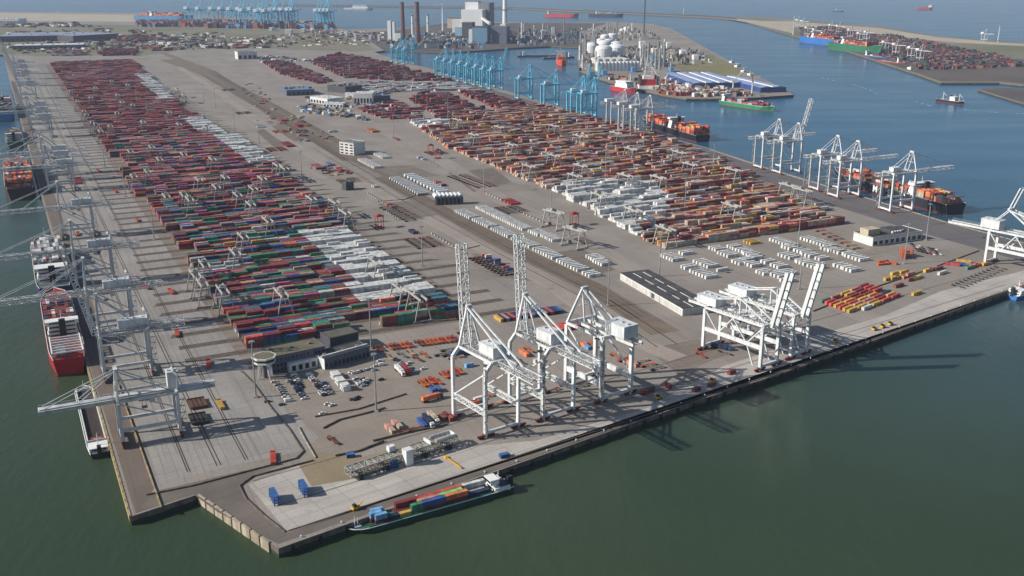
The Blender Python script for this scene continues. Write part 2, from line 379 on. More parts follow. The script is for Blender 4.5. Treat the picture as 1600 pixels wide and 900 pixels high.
q = [G(452, 812), G(1600, 452)]; 
for of in (16, 47):
    d = (q[1] - q[0]).normalized(); n = Vector((-d.y, d.x, 0)); a, c = q[0] + n * of, q[1] + n * of; n = n * .3
    b = MB(); b.face([(*(a - n).xy, .035), (*(c - n).xy, .035), (*(c + n).xy, .035), (*(a + n).xy, .035)]); b.build('crane_rail', M_RAIL, kind='structure')
M_LINE = mat('worn white road paint', 'a8a49c', .8, 0, .4, .3)
for pts, of in (([(1050, 553), (960, 520), (870, 450), (720, 370), (560, 285), (440, 215)], 7), ([(1120, 512), (1000, 430), (905, 372), (780, 310), (690, 250), (600, 205)], 0)):
    rails(pts, (of,), .22, .05, M_LINE).name = 'road_marking'
PATCH = [ground_mat('patched asphalt', c1, c2, '5e564e', RA, .05, .6, .5, 12) for c1, c2 in (('80766c', '8a8076'), ('938a80', '9e958b'), ('786f66', '847a70'))]
for k, pts in enumerate(([(560, 262), (640, 258), (690, 275), (610, 280)], [(630, 410), (690, 388), (760, 395), (700, 425)], [(400, 205), (450, 190), (480, 215), (430, 232)], [(735, 395), (800, 405), (835, 440), (770, 432)], [(770, 500), (900, 470), (960, 510), (840, 545)], [(860, 395), (930, 385), (985, 415), (930, 430)],
                          [(1010, 545), (1090, 530), (1140, 552), (1060, 585)], [(1200, 380), (1330, 352), (1400, 395), (1290, 425)], [(700, 270), (770, 262), (800, 285), (740, 300)], [(590, 318), (660, 312), (690, 335), (620, 345)], [(480, 262), (545, 250), (600, 275), (540, 290)])):
    sheet('asphalt_patch', pts, PATCH[k % 3], .016 + .001 * k)
# far grounds
sheet('polder', [(-400, 88), (5, 84), (60, 88), (230, 86), (300, 76), (420, 76), (560, 80), (590, 78), (560, 62), (500, 48), (330, 42), (0, 35), (-400, 30)], M_LAND, 0.05)
sheet('beach', [(-400, 30), (0, 32), (200, 34), (330, 30), (260, 24), (0, 20), (-400, 18)], M_BEACH, 0.08)
sheet('plant_ground', [(600, 79), (640, 80), (700, 82), (800, 75), (860, 72), (905, 74), (960, 60), (950, 36), (700, 36), (620, 47), (560, 52)], M_DARKLAND, 0.06)
sheet('tank_ground', [(906, 76), (904, 108), (960, 128), (1040, 146), (1130, 152), (1232, 147), (1168, 113), (1047, 47), (950, 36), (905, 50)], M_TANKLAND, 0.07)
sheet('grass', [(1055, 100), (1110, 85), (1165, 112), (1155, 122), (1070, 118)], ground_mat('rough grass', '7d7a55', '8a8360', '6c6a4b', 1, 0.01, 0.05, 0.1), 0.1)
sheet('beach', [(1118, 26.5), (1150, 29), (1190, 33), (1240, 33), (1238, 52), (1200, 43), (1172, 36)], M_BEACH, 0.1)
sheet('shore_sand', [(1240, 34), (1300, 38), (1375, 44), (1465, 58), (1560, 66), (1640, 71), (1640, 74), (1480, 66), (1380, 54), (1300, 46), (1240, 42)], M_BEACH, 0.1)
sheet('dark_yard', [(1250, 57), (1300, 70), (1375, 95), (1437, 115), (1470, 127), (1562, 127), (1660, 136), (1660, 96), (1500, 88), (1400, 68), (1300, 50), (1250, 46)], M_DARKLAND, 0.12)
# ------------------------------------------------------------------ shipping containers
PAL = {'maroon': '6b2a30', 'dark red': '7d2826', 'rust brown': '7a4234', 'red': 'b03a2c', 'orange': 'c8652f', 'blue': '2b4f8c', 'dark blue': '27304f',
       'green': '2c7352', 'teal': '41726f', 'grey': '8f9190', 'white': 'd6d6d2', 'beige': 'b9a68e', 'magenta': 'b03a70', 'yellow': 'd3a52c', 'light blue': '5b90bb',
       'light green': '62b254', 'salmon': 'a87464'}
PN = list(PAL)
def faded(h):
    r, g, b = lin(h); y = .3 * r + .59 * g + .11 * b
    return tuple((v + (y - v) * .16) * (1.3 if y < .4 else .92) for v in (r, g, b))
CM = [mat(k + ' container paint', faded(PAL[k]), 0.55, 0.0, 0.42, 0.33) for k in PN]
M_DARK = mat('dark steel', '2a2a2c', 0.7, 0.2)
CL, CW, CH, C20 = 12.19, 2.44, 2.6, 6.06
def container_mesh(ci, ln, hi=CH):
    """corner posts and rails proud of recessed walls, ribs on the long sides, locking bars on the door end"""
    key = ('container', ci, ln, hi)
    if key in MATS: return MATS[key]
    b = MB(); x, y = ln / 2, CW / 2; e = 0.16
    b.box(-x + .06, x - .06, -y + .06, y - .06, 0.12, hi - 0.05, 0)
    for sx in (-1, 1):
        for sy in (-1, 1):
            b.box(*(sorted((sx * x, sx * (x - e)))), *(sorted((sy * y, sy * (y - e)))), 0, hi, 0)
    for sy in (-1, 1):
        for z in (0.004, hi - e - 0.004):
            b.box(-x + e, x - e, *(sorted((sy * y, sy * (y - .12)))), z, z + e, 0)
        k = int(ln / 1.5)
        for q in range(k):
            xx = -x + e + (ln - 2 * e) * (q + .5) / k
            b.box(xx - .25, xx + .25, *(sorted((sy * (y - .01), sy * (y - .07)))), e, hi - e, 0)
    for sx in (-1, 1):
        for z in (0.004, hi - e - 0.004):
            b.box(*(sorted((sx * x, sx * (x - .12)))), -y + e, y - e, z, z + e, 0)
    for q in (-.8, -.3, .3, .8):
        b.box(x - .065, x - .01, q - .04, q + .04, .2, hi - .2, 1)
    MATS[key] = b.mesh('container', [CM[ci], M_DARK]); return MATS[key]
NCONT = [0]
def cont(colour, loc, rz, label, group, ln=CL, hi=CH, name='shipping_container', cat='container'):
    NCONT[0] += 1
    return put(name, container_mesh(PN.index(colour), ln, hi), None, loc, rz, label, cat, group)
def pick(pal):
    r = random.random() * sum(q for _, q in pal); s = 0
    for k, q in pal:
        s += q
        if r <= s: return k
    return pal[-1][0]
P_FRONT = [('maroon', 5), ('dark red', 4), ('rust brown', 4), ('green', 6), ('teal', 3.5), ('blue', 2.5), ('dark blue', 3), ('grey', 1.2), ('orange', 1.4), ('red', 1.2), ('magenta', .5), ('beige', .7), ('white', .4), ('yellow', .2)]
P_MID = [('maroon', 7), ('dark red', 5), ('rust brown', 4), ('green', 1.8), ('teal', 1.6), ('blue', 1.8), ('dark blue', 3), ('grey', 2), ('orange', 2), ('red', 1.8), ('magenta', 1.2), ('beige', 1.4), ('salmon', 2)]
P_FAR = [('maroon', 10), ('dark red', 6), ('rust brown', 3), ('red', 1.5), ('grey', 1.5), ('dark blue', 1.5), ('orange', 1), ('teal', .7), ('salmon', 1)]
P_RIGHT = [('rust brown', 4), ('dark red', 3.5), ('maroon', 3.5), ('beige', 7), ('salmon', 4), ('orange', 2), ('yellow', 2.6), ('grey', 2.2), ('white', 2), ('dark blue', .8), ('red', .8)]
P_FARR = [('maroon', 9), ('dark red', 6), ('rust brown', 2), ('red', 1.2), ('grey', 2), ('beige', 1), ('dark blue', 1)]
P_WHITE = [('white', 12), ('grey', 2)]
class Field:
    """the mass of far containers: boxes collected as arrays, one joined object"""
    def __init__(s): s.v = []; s.f = []; s.m = []
    def add(s, c, z, ci, ln, rows=1, bottom=False):
        hx, hy = ln / 2, CW / 2; k = len(s.v); dx = VD * hx; dy = UD * hy
        for zz in (z, z + CH - .06):
            for sx, sy in ((-1, -1), (1, -1), (1, 1), (-1, 1)):
                p = c + dx * sx + dy * sy; s.v.append((p.x, p.y, zz))
        for q in ((4, 5, 6, 7), (0, 1, 5, 4), (1, 2, 6, 5), (2, 3, 7, 6), (3, 0, 4, 7)):
            s.f.append(tuple(k + i for i in q)); s.m.append(ci)
    def build(s, name, label, cat):
        me = bpy.data.meshes.new(name); me.from_pydata(s.v, [], s.f)
        for q in CM: me.materials.append(q)
        me.polygons.foreach_set('material_index', s.m); me.update()
        return put(name, me, label=label, cat=cat, kind='stuff')
def inside(p, poly):
    c = False; n = len(poly)
    for i in range(n):
        (x1, y1), (x2, y2) = poly[i], poly[(i + 1) % n]
        if (y1 > p[1]) != (y2 > p[1]) and p[0] < (x2 - x1) * (p[1] - y1) / (y2 - y1) + x1: c = not c
    return c
def lane(F, u0, v0, v1, palf, hf, single=None, rows=6, holes=0.06):
    """one stacking lane: bays along VD, rows along UD; inner boxes nobody can see are skipped"""
    nb = int((v1 - v0) / 12.6); H = {}
    run = {}
    for j in range(nb):
        for r in range(rows):
            H[j, r] = 0 if random.random() < holes * .4 else max(0, hf(j, r, nb))
    for j in range(nb):
        vc = v0 + 12.6 * (j + .5)
        for r in range(rows):
            h = H[j, r]; c = L(u0 + 2.8 * (r + .5), vc)
            for t in range(h):
                top = t == h - 1
                near = H.get((j, r - 1), 0); vis = top or t >= near or t >= H.get((j + 1, r), 0) or t >= H.get((j - 1, r), 0) or t >= H.get((j, r + 1), 0)
                if not vis: continue
                col = palf(u0, vc, r)
                if single: single(c, t * CH, col, j, r, t, top, near)
                else: F.add(c, t * CH, PN.index(col), CL)
HR = {}
def heights(lo, hi, smooth=.55):
    st = {}
    def f(j, r, nb):
        if (r) not in st or random.random() > smooth: st[r] = random.randint(lo, hi)
        if r and random.random() < .5: st[r] = st.get(r - 1, st[r])
        return st[r]
    return f
FA_LEFT, FA_RIGHT, FA_FAR = Field(), Field(), Field()
VR = [(4, 168), (63, 172), (199, 171), (293, 177), (540, 190), (794, 200), (1277, 180), (2492, 225)]
def pal_left(u, v, r):
    vr = interp(VR, u)
    if 30 < u < 285 and v > 104 + (u - 40) * .05: return pick(P_WHITE)
    if 690 < u < 1210 and v > vr - 42: return pick(P_WHITE)
    if 1500 < u < 2100 and v > vr - 40: return pick(P_WHITE)
    if u < 330 or (u < 520 and random.random() < .5): return pick(P_FRONT)
    return pick(P_MID if u < 1000 else P_FAR)
TIER = ['bottom', 'second', 'third', 'top']
def single_left(i):
    def f(c, z, col, j, r, t, top, near):
        cont(col, (c.x, c.y, z + .002 * t), RA, '%s container, %s tier, %s bay, %s row, %s half, left stack\'s front lane' % (col, TIER[t], nth(j + 1), nth(r + 1), i),
             'containers stacked in the left block')
    return f
GAPL = {}
for i in range(97):
    u0 = i * 27.0; vr = interp(VR, u0)
    if i == 0:
        lane(None, u0, 0, 76, pal_left, heights(2, 3), single_left('left'))
        lane(None, u0, 100, 170, pal_left, heights(2, 3), single_left('right'), rows=3)
    else:
        lane(FA_LEFT, u0 - 1.4, random.choice((0, 0, 0, 12.6)) + (-8 if i > 20 else 0), vr - random.choice((0, 0, 6)), pal_left, heights(2, 3), None, 7, .03)
FA_LEFT.build('shipping_containers', 'great left block of stacked containers, mostly dark red with green blue and white ones', 'container stacks')
BP = [UV(*q) for q in ((1030, 390), (1338, 350), (1210, 288), (1110, 240), (1000, 202), (900, 174), (850, 165), (640, 192), (700, 234), (870, 304))]
WP = [UV(*q) for q in ((1000, 372), (868, 300), (890, 285), (1010, 285), (1065, 318), (1030, 345))]
def pal_right(u, v, r):
    if inside((u, v), WP): return pick(P_WHITE)
    if u > 930 and v < 560: return pick(P_WHITE)
    return pick(P_RIGHT)
def vspan(u, poly):
    xs = []
    n = len(poly)
    for i in range(n):
        (u1, v1), (u2, v2) = poly[i], poly[(i + 1) % n]
        if (u1 > u) != (u2 > u): xs.append(v1 + (v2 - v1) * (u - u1) / (u2 - u1))
    xs.sort(); return xs
u = min(q[0] for q in BP) + 6; k = 0
while u < max(q[0] for q in BP) - 8:
    xs = vspan(u + 8, BP)
    if len(xs) >= 2:
        lane(FA_RIGHT, u, xs[0] + random.uniform(0, 8), xs[-1] - random.uniform(0, 20), pal_right, heights(1, 3), None)
    u += 27; k += 1
FA_RIGHT.build('shipping_containers', 'right block of stacked containers in rust, tan, orange and white beside the right quay', 'container stacks')
def far_field(px, pal, pitch, lo, hi, rows, hol=.1):
    P = [UV(*q) for q in px]; u = min(q[0] for q in P) + 4
    while u < max(q[0] for q in P) - 8:
        xs = vspan(u + 4, P)
        for a, c in zip(xs[::2], xs[1::2]):
            lane(FA_FAR, u, a + random.uniform(0, 10), c - random.uniform(0, 15), lambda *_: pick(pal), heights(lo, hi), None, rows, hol)
        u += pitch
far_field([(556, 172), (590, 186), (665, 190), (664, 172), (630, 158), (595, 162)], P_FARR, 24, 1, 2, 5)
far_field([(640, 158), (688, 190), (760, 186), (770, 175), (706, 147), (655, 146)], P_FARR, 24, 1, 3, 5)
far_field([(716, 147), (790, 178), (852, 172), (815, 160), (745, 140)], P_FARR, 24, 1, 3, 5)
far_field([(528, 132), (590, 148), (665, 143), (735, 143), (770, 143), (700, 128), (640, 130), (600, 128)], P_WHITE + [('maroon', 4)], 26, 1, 2, 5)
far_field([(405, 96), (440, 118), (500, 133), (530, 128), (500, 115), (455, 96)], P_FARR, 30, 1, 2, 5)
far_field([(480, 98), (535, 122), (600, 126), (680, 128), (715, 126), (660, 112), (590, 94), (530, 83)], P_FARR, 30, 1, 3, 5)
far_field([(150, 84), (160, 88), (220, 87), (222, 80), (165, 78)], P_FAR, 30, 2, 4, 6)
far_field([(182, 62), (190, 66), (272, 64), (270, 57), (210, 55)], P_FAR, 40, 1, 3, 6)
far_field([(70, 82), (80, 88), (145, 88), (150, 80), (80, 77)], P_WHITE + P_FAR, 40, 1, 2, 4)
FA_FAR.build('shipping_containers', 'far container stacks in faded red towards the head of the basin', 'container stacks')

# white reefer rows standing on the open yard: rows run along the rail line, each box points across it
RG = 'white reefer containers parked on the open yard'
def reefer_row(px, n, desc, step=4.5, ln=CL, tiers=1, col='white'):
    p0 = G(*px) + VD * (ln / 2 - 1); p0.z = 0
    for k in range(n):
        if random.random() < .04 and 0 < k < n - 1: continue
        q = p0 - UD * (k * step)
        for t in range(tiers):
            cont(col, (q.x + random.uniform(-.15, .15), q.y, t * (CH + .3)), RA + random.uniform(-.006, .006), 'white reefer, %s from far end of %s' % (nth(k + 1), desc), RG, ln, 2.9, 'reefer_container', 'reefer container')
yard7 = [(935, 706, 5), (1050, 688, 2), (1062, 776, 4), (1140, 742, 3), (1185, 760, 3), (1115, 802, 6), (1285, 798, 1), (1236, 658, 3), (1290, 688, 4), (1350, 648, 3), (1383, 662, 4), (1450, 692, 3), (1380, 742, 3), (1430, 730, 2), (1480, 716, 2), (1456, 756, 3), (1530, 806, 3), (1562, 742, 2)]
yard8 = [(15, 606, 7), (90, 650, 3), (165, 672, 3), (68, 700, 3), (133, 722, 4), (215, 696, 3), (180, 744, 3), (250, 768, 3), (208, 598, 9), (335, 660, 3), (372, 668, 4), (448, 688, 3), (484, 706, 5), (300, 722, 2), (415, 766, 3), (470, 786, 3), (20, 764, 3), (0, 816, 4), (82, 860, 2), (70, 806, 3)]
allr = sorted([(800 + a / 4, 225 + c / 4, n) for a, c, n in yard7] + [(1200 + a / 4, 225 + c / 4, n) for a, c, n in yard8])
for k, (a, c, n) in enumerate(allr):
    reefer_row((a, c), n, '%s white row from left behind twin cranes' % nth(k + 1))
u0, v0 = UV(711, 332); u1, v1 = UV(926, 437)
nrow = int((u0 - u1) / 5.0)
for k in range(nrow):
    if k % 9 == 8: continue
    q = L(u0 - k * 5.0, v0 + (v1 - v0) * k / nrow + 6)
    cont('white', (q.x, q.y, 0), RA + random.uniform(-.006, .006), 'white reefer, %s from far end of longest white row beside rail line' % nth(k + 1), RG, CL, 2.9, 'reefer_container', 'reefer container')
for a, c, n, d in ((745, 326, 26, 'second long white row right of rail line'), (827, 363, 5, 'short row left of idle grey gantry'), (846, 370, 6, 'row of six beside idle grey gantry'), (917, 403, 4, 'small group farther from long low warehouse'), (928, 410, 4, 'small group nearer long low warehouse'),
                   (560, 251, 16, 'longer row below grey cube building'), (585, 242, 9, 'shorter row beside grey cube building')):
    reefer_row((a, c), n, d)
# ------------------------------------------------------------------ cranes
M_WHITE = mat('white crane paint', 'ced1d2', 0.45, 0.0, 0.22, 0.35)
M_GREYW = mat('weathered grey white crane paint', 'bfc2c2', 0.55, 0.0, 0.3, 0.2)
M_BLUEC = mat('pale blue crane paint', '6cbcd8', 0.5, 0.0, 0.2, 0.2)
M_ASC = mat('stacking crane paint', '9c9c98', 0.6, 0.0, 0.3, 0.3)
M_ASCR = mat('red gantry paint', 'a03a2c', 0.6, 0.0, 0.3, 0.3)
M_BOGIE = mat('red brown bogie steel', '6e2c20', 0.7, 0.2, 0.4, 0.4)
M_GLASS = mat('dark window glass', '1c242b', 0.12, 0.0, 0.0, 1, 0.6)
M_STEEL = mat('galvanised steel', '9b9d9c', 0.5, 0.4, 0.25, 0.4)
M_YEL = mat('yellow machine paint', 'cfa027', 0.5, 0.0, 0.2, 0.5)
M_GREY = mat('mid grey plant paint', '77797a', 0.7, 0.0, 0.3, 0.3)
M_DGREY = mat('dark grey roofing', '4b4a4a', 0.85, 0.0, 0.35, 0.15)

def sts(name, cat, P):
    """ship-to-shore crane.  x along the quay, y = 0 at the boom-side legs, +y to the back reach"""
    w, g, hg, ha = P.get('w', 20), P.get('g', 30), P.get('hg', 42), P.get('ha', 70)
    hp, lb, ba, back = P.get('hp', 13), P.get('lb', 55), math.radians(P.get('ang', 0)), P.get('back', 20)
    M = P.get('mat', M_WHITE); lw = P.get('lw', 1.7); knee = P.get('knee', 0); gt = P.get('girder', 'truss'); gw = P.get('gw', 6.0)
    side = P.get('side', 'box'); far = P.get('far', False)
    r = thing(name, 'crane', cat)
    X = w / 2; xt = X - knee
    for y in (0, g):
        for sx in (-1, 1):
            b = MB(); b.beam((sx * X, y, 1.6), (sx * X, y, hg - knee * .9), lw, lw * 1.25)
            if knee: b.beam((sx * X, y, hg - knee * .9), (sx * xt, y, hg + .8), lw, lw * 1.2)
            b.build('leg', M, r)
            b = MB(); L2 = 5.2
            b.box(sx * X - L2, sx * X + L2, y - .7, y + .7, .9, 1.9)
            for q in ((-3.6, -1.9, 1.9, 3.6) if not far else (-3, 3)): b.box(sx * X + q - .75, sx * X + q + .75, y - .55, y + .55, 0.03, 1.2)
            if not far: b.box(sx * X - 1.4, sx * X + 1.4, y - .9, y + .9, 1.6, 2.6)
            b.build('bogie', P.get('bog', M_BOGIE), r)
        b = MB(); b.beam((-X, y, 3.0), (X, y, 3.0), lw * .8, lw); b.build('sill_beam', M, r)
        b = MB(); b.beam((-xt, y, hg + 1.0), (xt, y, hg + 1.0), lw * .9, lw * 1.1)
        b.build('cross_beam', M, r)
    for sx in (-1, 1):
        b = MB()
        if side == 'truss':
            b.truss((sx * X, 0, hp), (sx * X, g, hp), .9, 3.2, 3.4, .45, .28, sides=(1, 0, 1, 0))
        else:
            b.beam((sx * X, 0, hp), (sx * X, g, hp), lw * .8, lw * P.get('pbh', 1.2))
        b.build('portal_beam', M, r)
        b = MB(); bw = lw * .45
        bs = P.get('brace', 'diag')
        if bs == 'diag': b.beam((sx * X, 0, hp), (sx * X, g, hg - knee), bw)
        elif bs == 'diag2': b.beam((sx * X, g, hp + 2), (sx * X, 0, hg - knee), bw)
        elif bs == 'w':
            ys = (0, g * .25, g * .5, g * .75, g)
            for i in range(4):
                b.beam((sx * X, ys[i], hg if i % 2 == 0 else hp), (sx * X, ys[i + 1], hp if i % 2 == 0 else hg), bw)
            b.beam((sx * X, g * .25, hp), (sx * X, g * .12, 2), bw)
        b.build('brace', M, r)
        b = MB(); b.beam((sx * xt, 0, hg + 1), (sx * xt, g, hg + 1), lw * .6, lw * .8); b.build('top_beam', M, r)
    # fixed girder over the portal and the back reach
    b = MB()
    if gt == 'truss': b.truss((0, -2, hg), (0, g + back, hg), gw, 3.2, 4, .45, .26)
    elif gt == 'twin':
        for sx in (-1, 1): b.beam((sx * gw / 2, -2, hg), (sx * gw / 2, g + back, hg), 1.1, 2.0)
        for q in range(7): b.beam((-gw / 2, (g + back) * q / 6 - .5, hg), (gw / 2, (g + back) * q / 6 - .5, hg), .5)
    else:
        b.beam((0, -2, hg), (0, g + back, hg), gw * .55, 3.0)
        for sx in (-1, 1): b.box(sx * (gw * .275 + .5) - .5, sx * (gw * .275 + .5) + .5, -2, g + back, hg - 1.6, hg - 1.2)
    b.build('girder', M, r)
    # boom
    bd = Vector((0, -math.cos(ba), math.sin(ba))); h0 = Vector((0, -2.4, hg)); e = h0 + bd * lb
    if lb:
        b = MB()
        if gt == 'truss': b.truss(h0, e, gw * .9, 3.4, P.get('bay', 4), .5, .3)
        elif gt == 'twin':
            up = Vector((0, math.sin(ba), math.cos(ba)))
            for sx in (-1, 1):
                b.beam(h0 + Vector((sx * gw / 2, 0, 0)), e + Vector((sx * gw / 2, 0, 0)), P.get('bcw', 1.0), P.get('bcw', 1.0) * 1.5)
            n = max(3, int(lb / 6))
            for q in range(n + 1):
                c = h0 + bd * (lb * q / n); b.beam(c + Vector((-gw / 2, 0, 0)), c + Vector((gw / 2, 0, 0)), .6)
        else:
            b.beam(h0, e, gw * .62, 3.2)
            up = Vector((0, math.sin(ba), math.cos(ba)))
            for sx in (-1, 1): b.beam(h0 + Vector((sx * gw * .5, 0, 0)) + up * 2.2, e + Vector((sx * gw * .5, 0, 0)) + up * 2.2, .15)
            for sx in (-1, 1): b.beam(h0 + Vector((sx * gw * .42, 0, 0)) + up * .9, e + Vector((sx * gw * .42, 0, 0)) + up * .9, .9, .3)
            b.beam(e - Vector((gw * .5, 0, 0)), e + Vector((gw * .5, 0, 0)), .8, 2.4)
        b.build('boom', M, r)
    if ha > hg:
        yA = P.get('ya', 1.0); xa = P.get('xa', 2.2)
        b = MB()
        for sx in (-1, 1):
            b.beam((sx * (xt if P.get('wideA', True) else gw / 2), 0, hg + 1), (sx * xa, yA, ha), lw * .7)
            b.beam((sx * (gw / 2), 7, hg + 1), (sx * xa, yA, ha), lw * .4)
        b.beam((-xa - .8, yA, ha), (xa + .8, yA, ha), 1.2); b.beam((-xa * 1.8, yA * .5, (hg + ha) / 2), (xa * 1.8, yA * .5, (hg + ha) / 2), .6)
        b.box(-xa - .6, xa + .6, yA - 1, yA + 1, ha + .4, ha + 1.2)
        b.build('apex_frame', M, r)
        for sx in (-1, 1):
            b = MB(); b.beam((sx * xa, yA, ha), (sx * gw / 2, g + P.get('bs', 0), hg + 2), P.get('bsw', .6)); b.build('backstay', M, r)
        if lb and P.get('ang', 0) < 30:
            for fr in (.48, .95):
                for sx in (-1, 1):
                    b = MB(); b.beam((sx * xa, yA, ha), h0 + bd * (lb * fr) + Vector((sx * gw * .42, 0, 1.7)), .4); b.build('forestay', M, r)
    # machinery house on the girder
    hy, hw, hl, hh = P.get('hy', g - 6), P.get('hw', 8.5), P.get('hl', 13), P.get('hh', 6)
    b = MB(); z0 = hg + 1.9
    b.box(-hw / 2, hw / 2, hy - hl / 2, hy + hl / 2, z0, z0 + hh)
    b.box(-hw / 2 - .25, hw / 2 + .25, hy - hl / 2 - .25, hy + hl / 2 + .25, z0 + hh, z0 + hh + .3)
    hs = b.build('machinery_house', P.get('hmat', M), r)
    if not far:
        for q in (-.3, .05, .35):
            b = MB(); b.box(-.9, .9, hy + q * hl - .6, hy + q * hl + .6, z0 + hh + .3, z0 + hh + 1.0); b.build('vent', M_GREYW, hs)
    # trolley and driver's cabin, catwalk rails, stair tower up one leg
    ty = P.get('ty', g * .45)
    b = MB(); b.box(-gw * .45, gw * .45, ty - 3, ty + 3, hg - 2.6, hg - 1.8); b.box(-1.2, 1.2, ty - 1.5, ty + 1.5, hg - 8, hg - 7.2)
    for sx in (-1, 1):
        for sy in (-1, 1): b.beam((sx, ty + sy, hg - 2), (sx, ty + sy, hg - 7.3), .12)
    b.build('trolley', M_GREY, r)
    b = MB(); b.box(-1.2, 1.2, ty + 3.2, ty + 6, hg - 5.2, hg - 2.4, 0); b.box(-1.1, 1.1, ty + 3.14, ty + 3.19, hg - 5.0, hg - 3.6, 1); b.build('cabin', [M, M_GLASS], r)
    if not far:
        b = MB()
        for sx in (-1, 1):
            x = sx * (gw / 2 + 1.2)
            b.box(x - .5, x + .5, -2, g + back, hg + 1.62, hg + 1.72)
            for zz in (.6, 1.15): b.beam((x + sx * .5, -2, hg + 1.7 + zz), (x + sx * .5, g + back, hg + 1.7 + zz), .09)
            n = int((g + back) / 3)
            for q in range(n + 1): b.beam((x + sx * .5, -2 + (g + back + 2) * q / n, hg + 1.7), (x + sx * .5, -2 + (g + back + 2) * q / n, hg + 2.9), .09)
        b.build('catwalk', M_STEEL, r)
        b = MB(); n = int((hg - 3) / 4); x = X + lw * .5
        for q in range(n):
            z = 2 + q * 4; y0, y1 = (g + 1, g + 3.4) if q % 2 == 0 else (g + 3.4, g + 1)
            b.beam((x, y0, z), (x, y1, z + 4), .8, .14); b.box(x - .6, x + .6, min(y0, y1) - .2, max(y0, y1) + .2, z + 3.9, z + 4.02)
        for yy in (g + .8, g + 3.6): b.beam((x + .7, yy, 1.5), (x + .7, yy, 2 + n * 4), .16)
        b.build('stair', M_STEEL, r)
    return r
def place(r, loc, deg, label, group=None):
    r.location = (loc[0], loc[1], 0); r.rotation_euler = (0, 0, math.radians(deg)); r['label'] = label
    if group: r['group'] = group
    return r
def orig(px, g, deg):
    """crane origin from the surveyed centre of its far (+y) legs"""
    p = G(*px); a = math.radians(deg); return p - Vector((-math.sin(a), math.cos(a), 0)) * g
FG = 'idle white cranes parked on the front quay'
# two lattice cranes with their booms raised, facing inland
FB = dict(w=23, g=33, hg=43, ha=67, hp=15, lb=60, ang=86, back=33, bay=5.5, knee=4.5, side='truss', girder='truss', gw=6, hy=24, hl=14, hw=9, hh=6.5, bs=16, bsw=.9, ya=0, xa=1.0, brace='diag', lw=1.65)
for px, lb in (((784.5, 676), 'raised-boom white lattice crane on the front quay, left of its twin'), ((872, 650), 'raised-boom white lattice crane on the front quay, right of its twin')):
    place(sts('quay_crane', 'quay crane', FB), orig(px, 33, 216), 216, lb, FG)
place(sts('quay_crane', 'quay crane', dict(w=24, g=34, hg=41, ha=63, hp=12, lb=0, back=18, knee=0, side='box', girder='twin', gw=7, hy=37, hl=17, hw=11, hh=7.5, bs=2, bsw=.7, ya=2, xa=1.6, brace='diag2', lw=2.0, pbh=1.7)),
      orig((962, 622), 34, 216), 216, 'boomless white crane with pointed top and big white house on front quay', FG)
TW = dict(w=17, g=50, hg=30, ha=0, hp=16, lb=40, ang=77, back=20, girder='twin', gw=6, hy=52, hl=17, hw=11, hh=5.6, bcw=1.7, brace='w', lw=1.7, pbh=1.6)
def low_crane(px_water, lbl, lb=40, ang=77):
    """wide portal barge crane with twin raised boom girders and tie bars over the portal"""
    r = sts('quay_crane', 'quay crane', dict(TW, lb=lb, ang=ang))
    b = MB()
    for sx in (-1, 1):
        b.beam((sx * 3.5, 2, 32), (sx * 3.5, 24, 43), .9); b.beam((sx * 3.5, 24, 43), (sx * 3.5, 58, 34), .7)
        b.beam((sx * 3.5, 24, 43), (sx * 3.5, 24, 31), .7); b.beam((sx * 3.5, 9, 36), (sx * 3.5, 24, 31), .5)
    b.beam((-3.5, 24, 43), (3.5, 24, 43), .8)
    b.build('tie_frame', M_WHITE, r)
    b = MB()
    for q in range(5):
        b.beam((-6, 3 + q * 9, 31.5), (6, 8 + q * 9, 31.5), .5)
        b.beam((6, 3 + q * 9, 31.5), (-6, 8 + q * 9, 31.5), .5)
    b.build('plan_brace', M_WHITE, r)
    b = MB(); b.cyl((0, 25, 31.4), (0, 25, 32.4), 3.2, 12); b.cyl((6, 38, 32), (6, 38, 34), 1.6, 10)
    b.build('winch_platform', M_GREYW, r)
    p = G(*px_water); place(r, p, 37.5, lbl, FG)
low_crane((1200, 575), 'low wide white crane with raised twin booms, nearer one of the adjoining pair')
low_crane((1247, 557), 'low wide white crane with raised twin booms, farther one of the adjoining pair')
r = sts('quay_crane', 'quay crane', dict(TW, g=48, lb=50, ang=0, hg=31, back=42, hy=50, hh=7.5, ha=52, ya=36, xa=3.5, bs=6))
b = MB()
for sx in (-1, 1):
    b.beam((sx * 3.6, 36, 52), (sx * 3.6, 29, 72), .9)
b.beam((-3.6, 29, 72), (3.6, 29, 72), .9)
b.build('top_frame', M_WHITE, r)
p = G(1546, 411); a = math.radians(37.5); p -= Vector((-math.sin(a), math.cos(a), 0)) * 48
place(r, p, 37.5, 'white crane cut by the right edge with long back reach and frame top', FG)

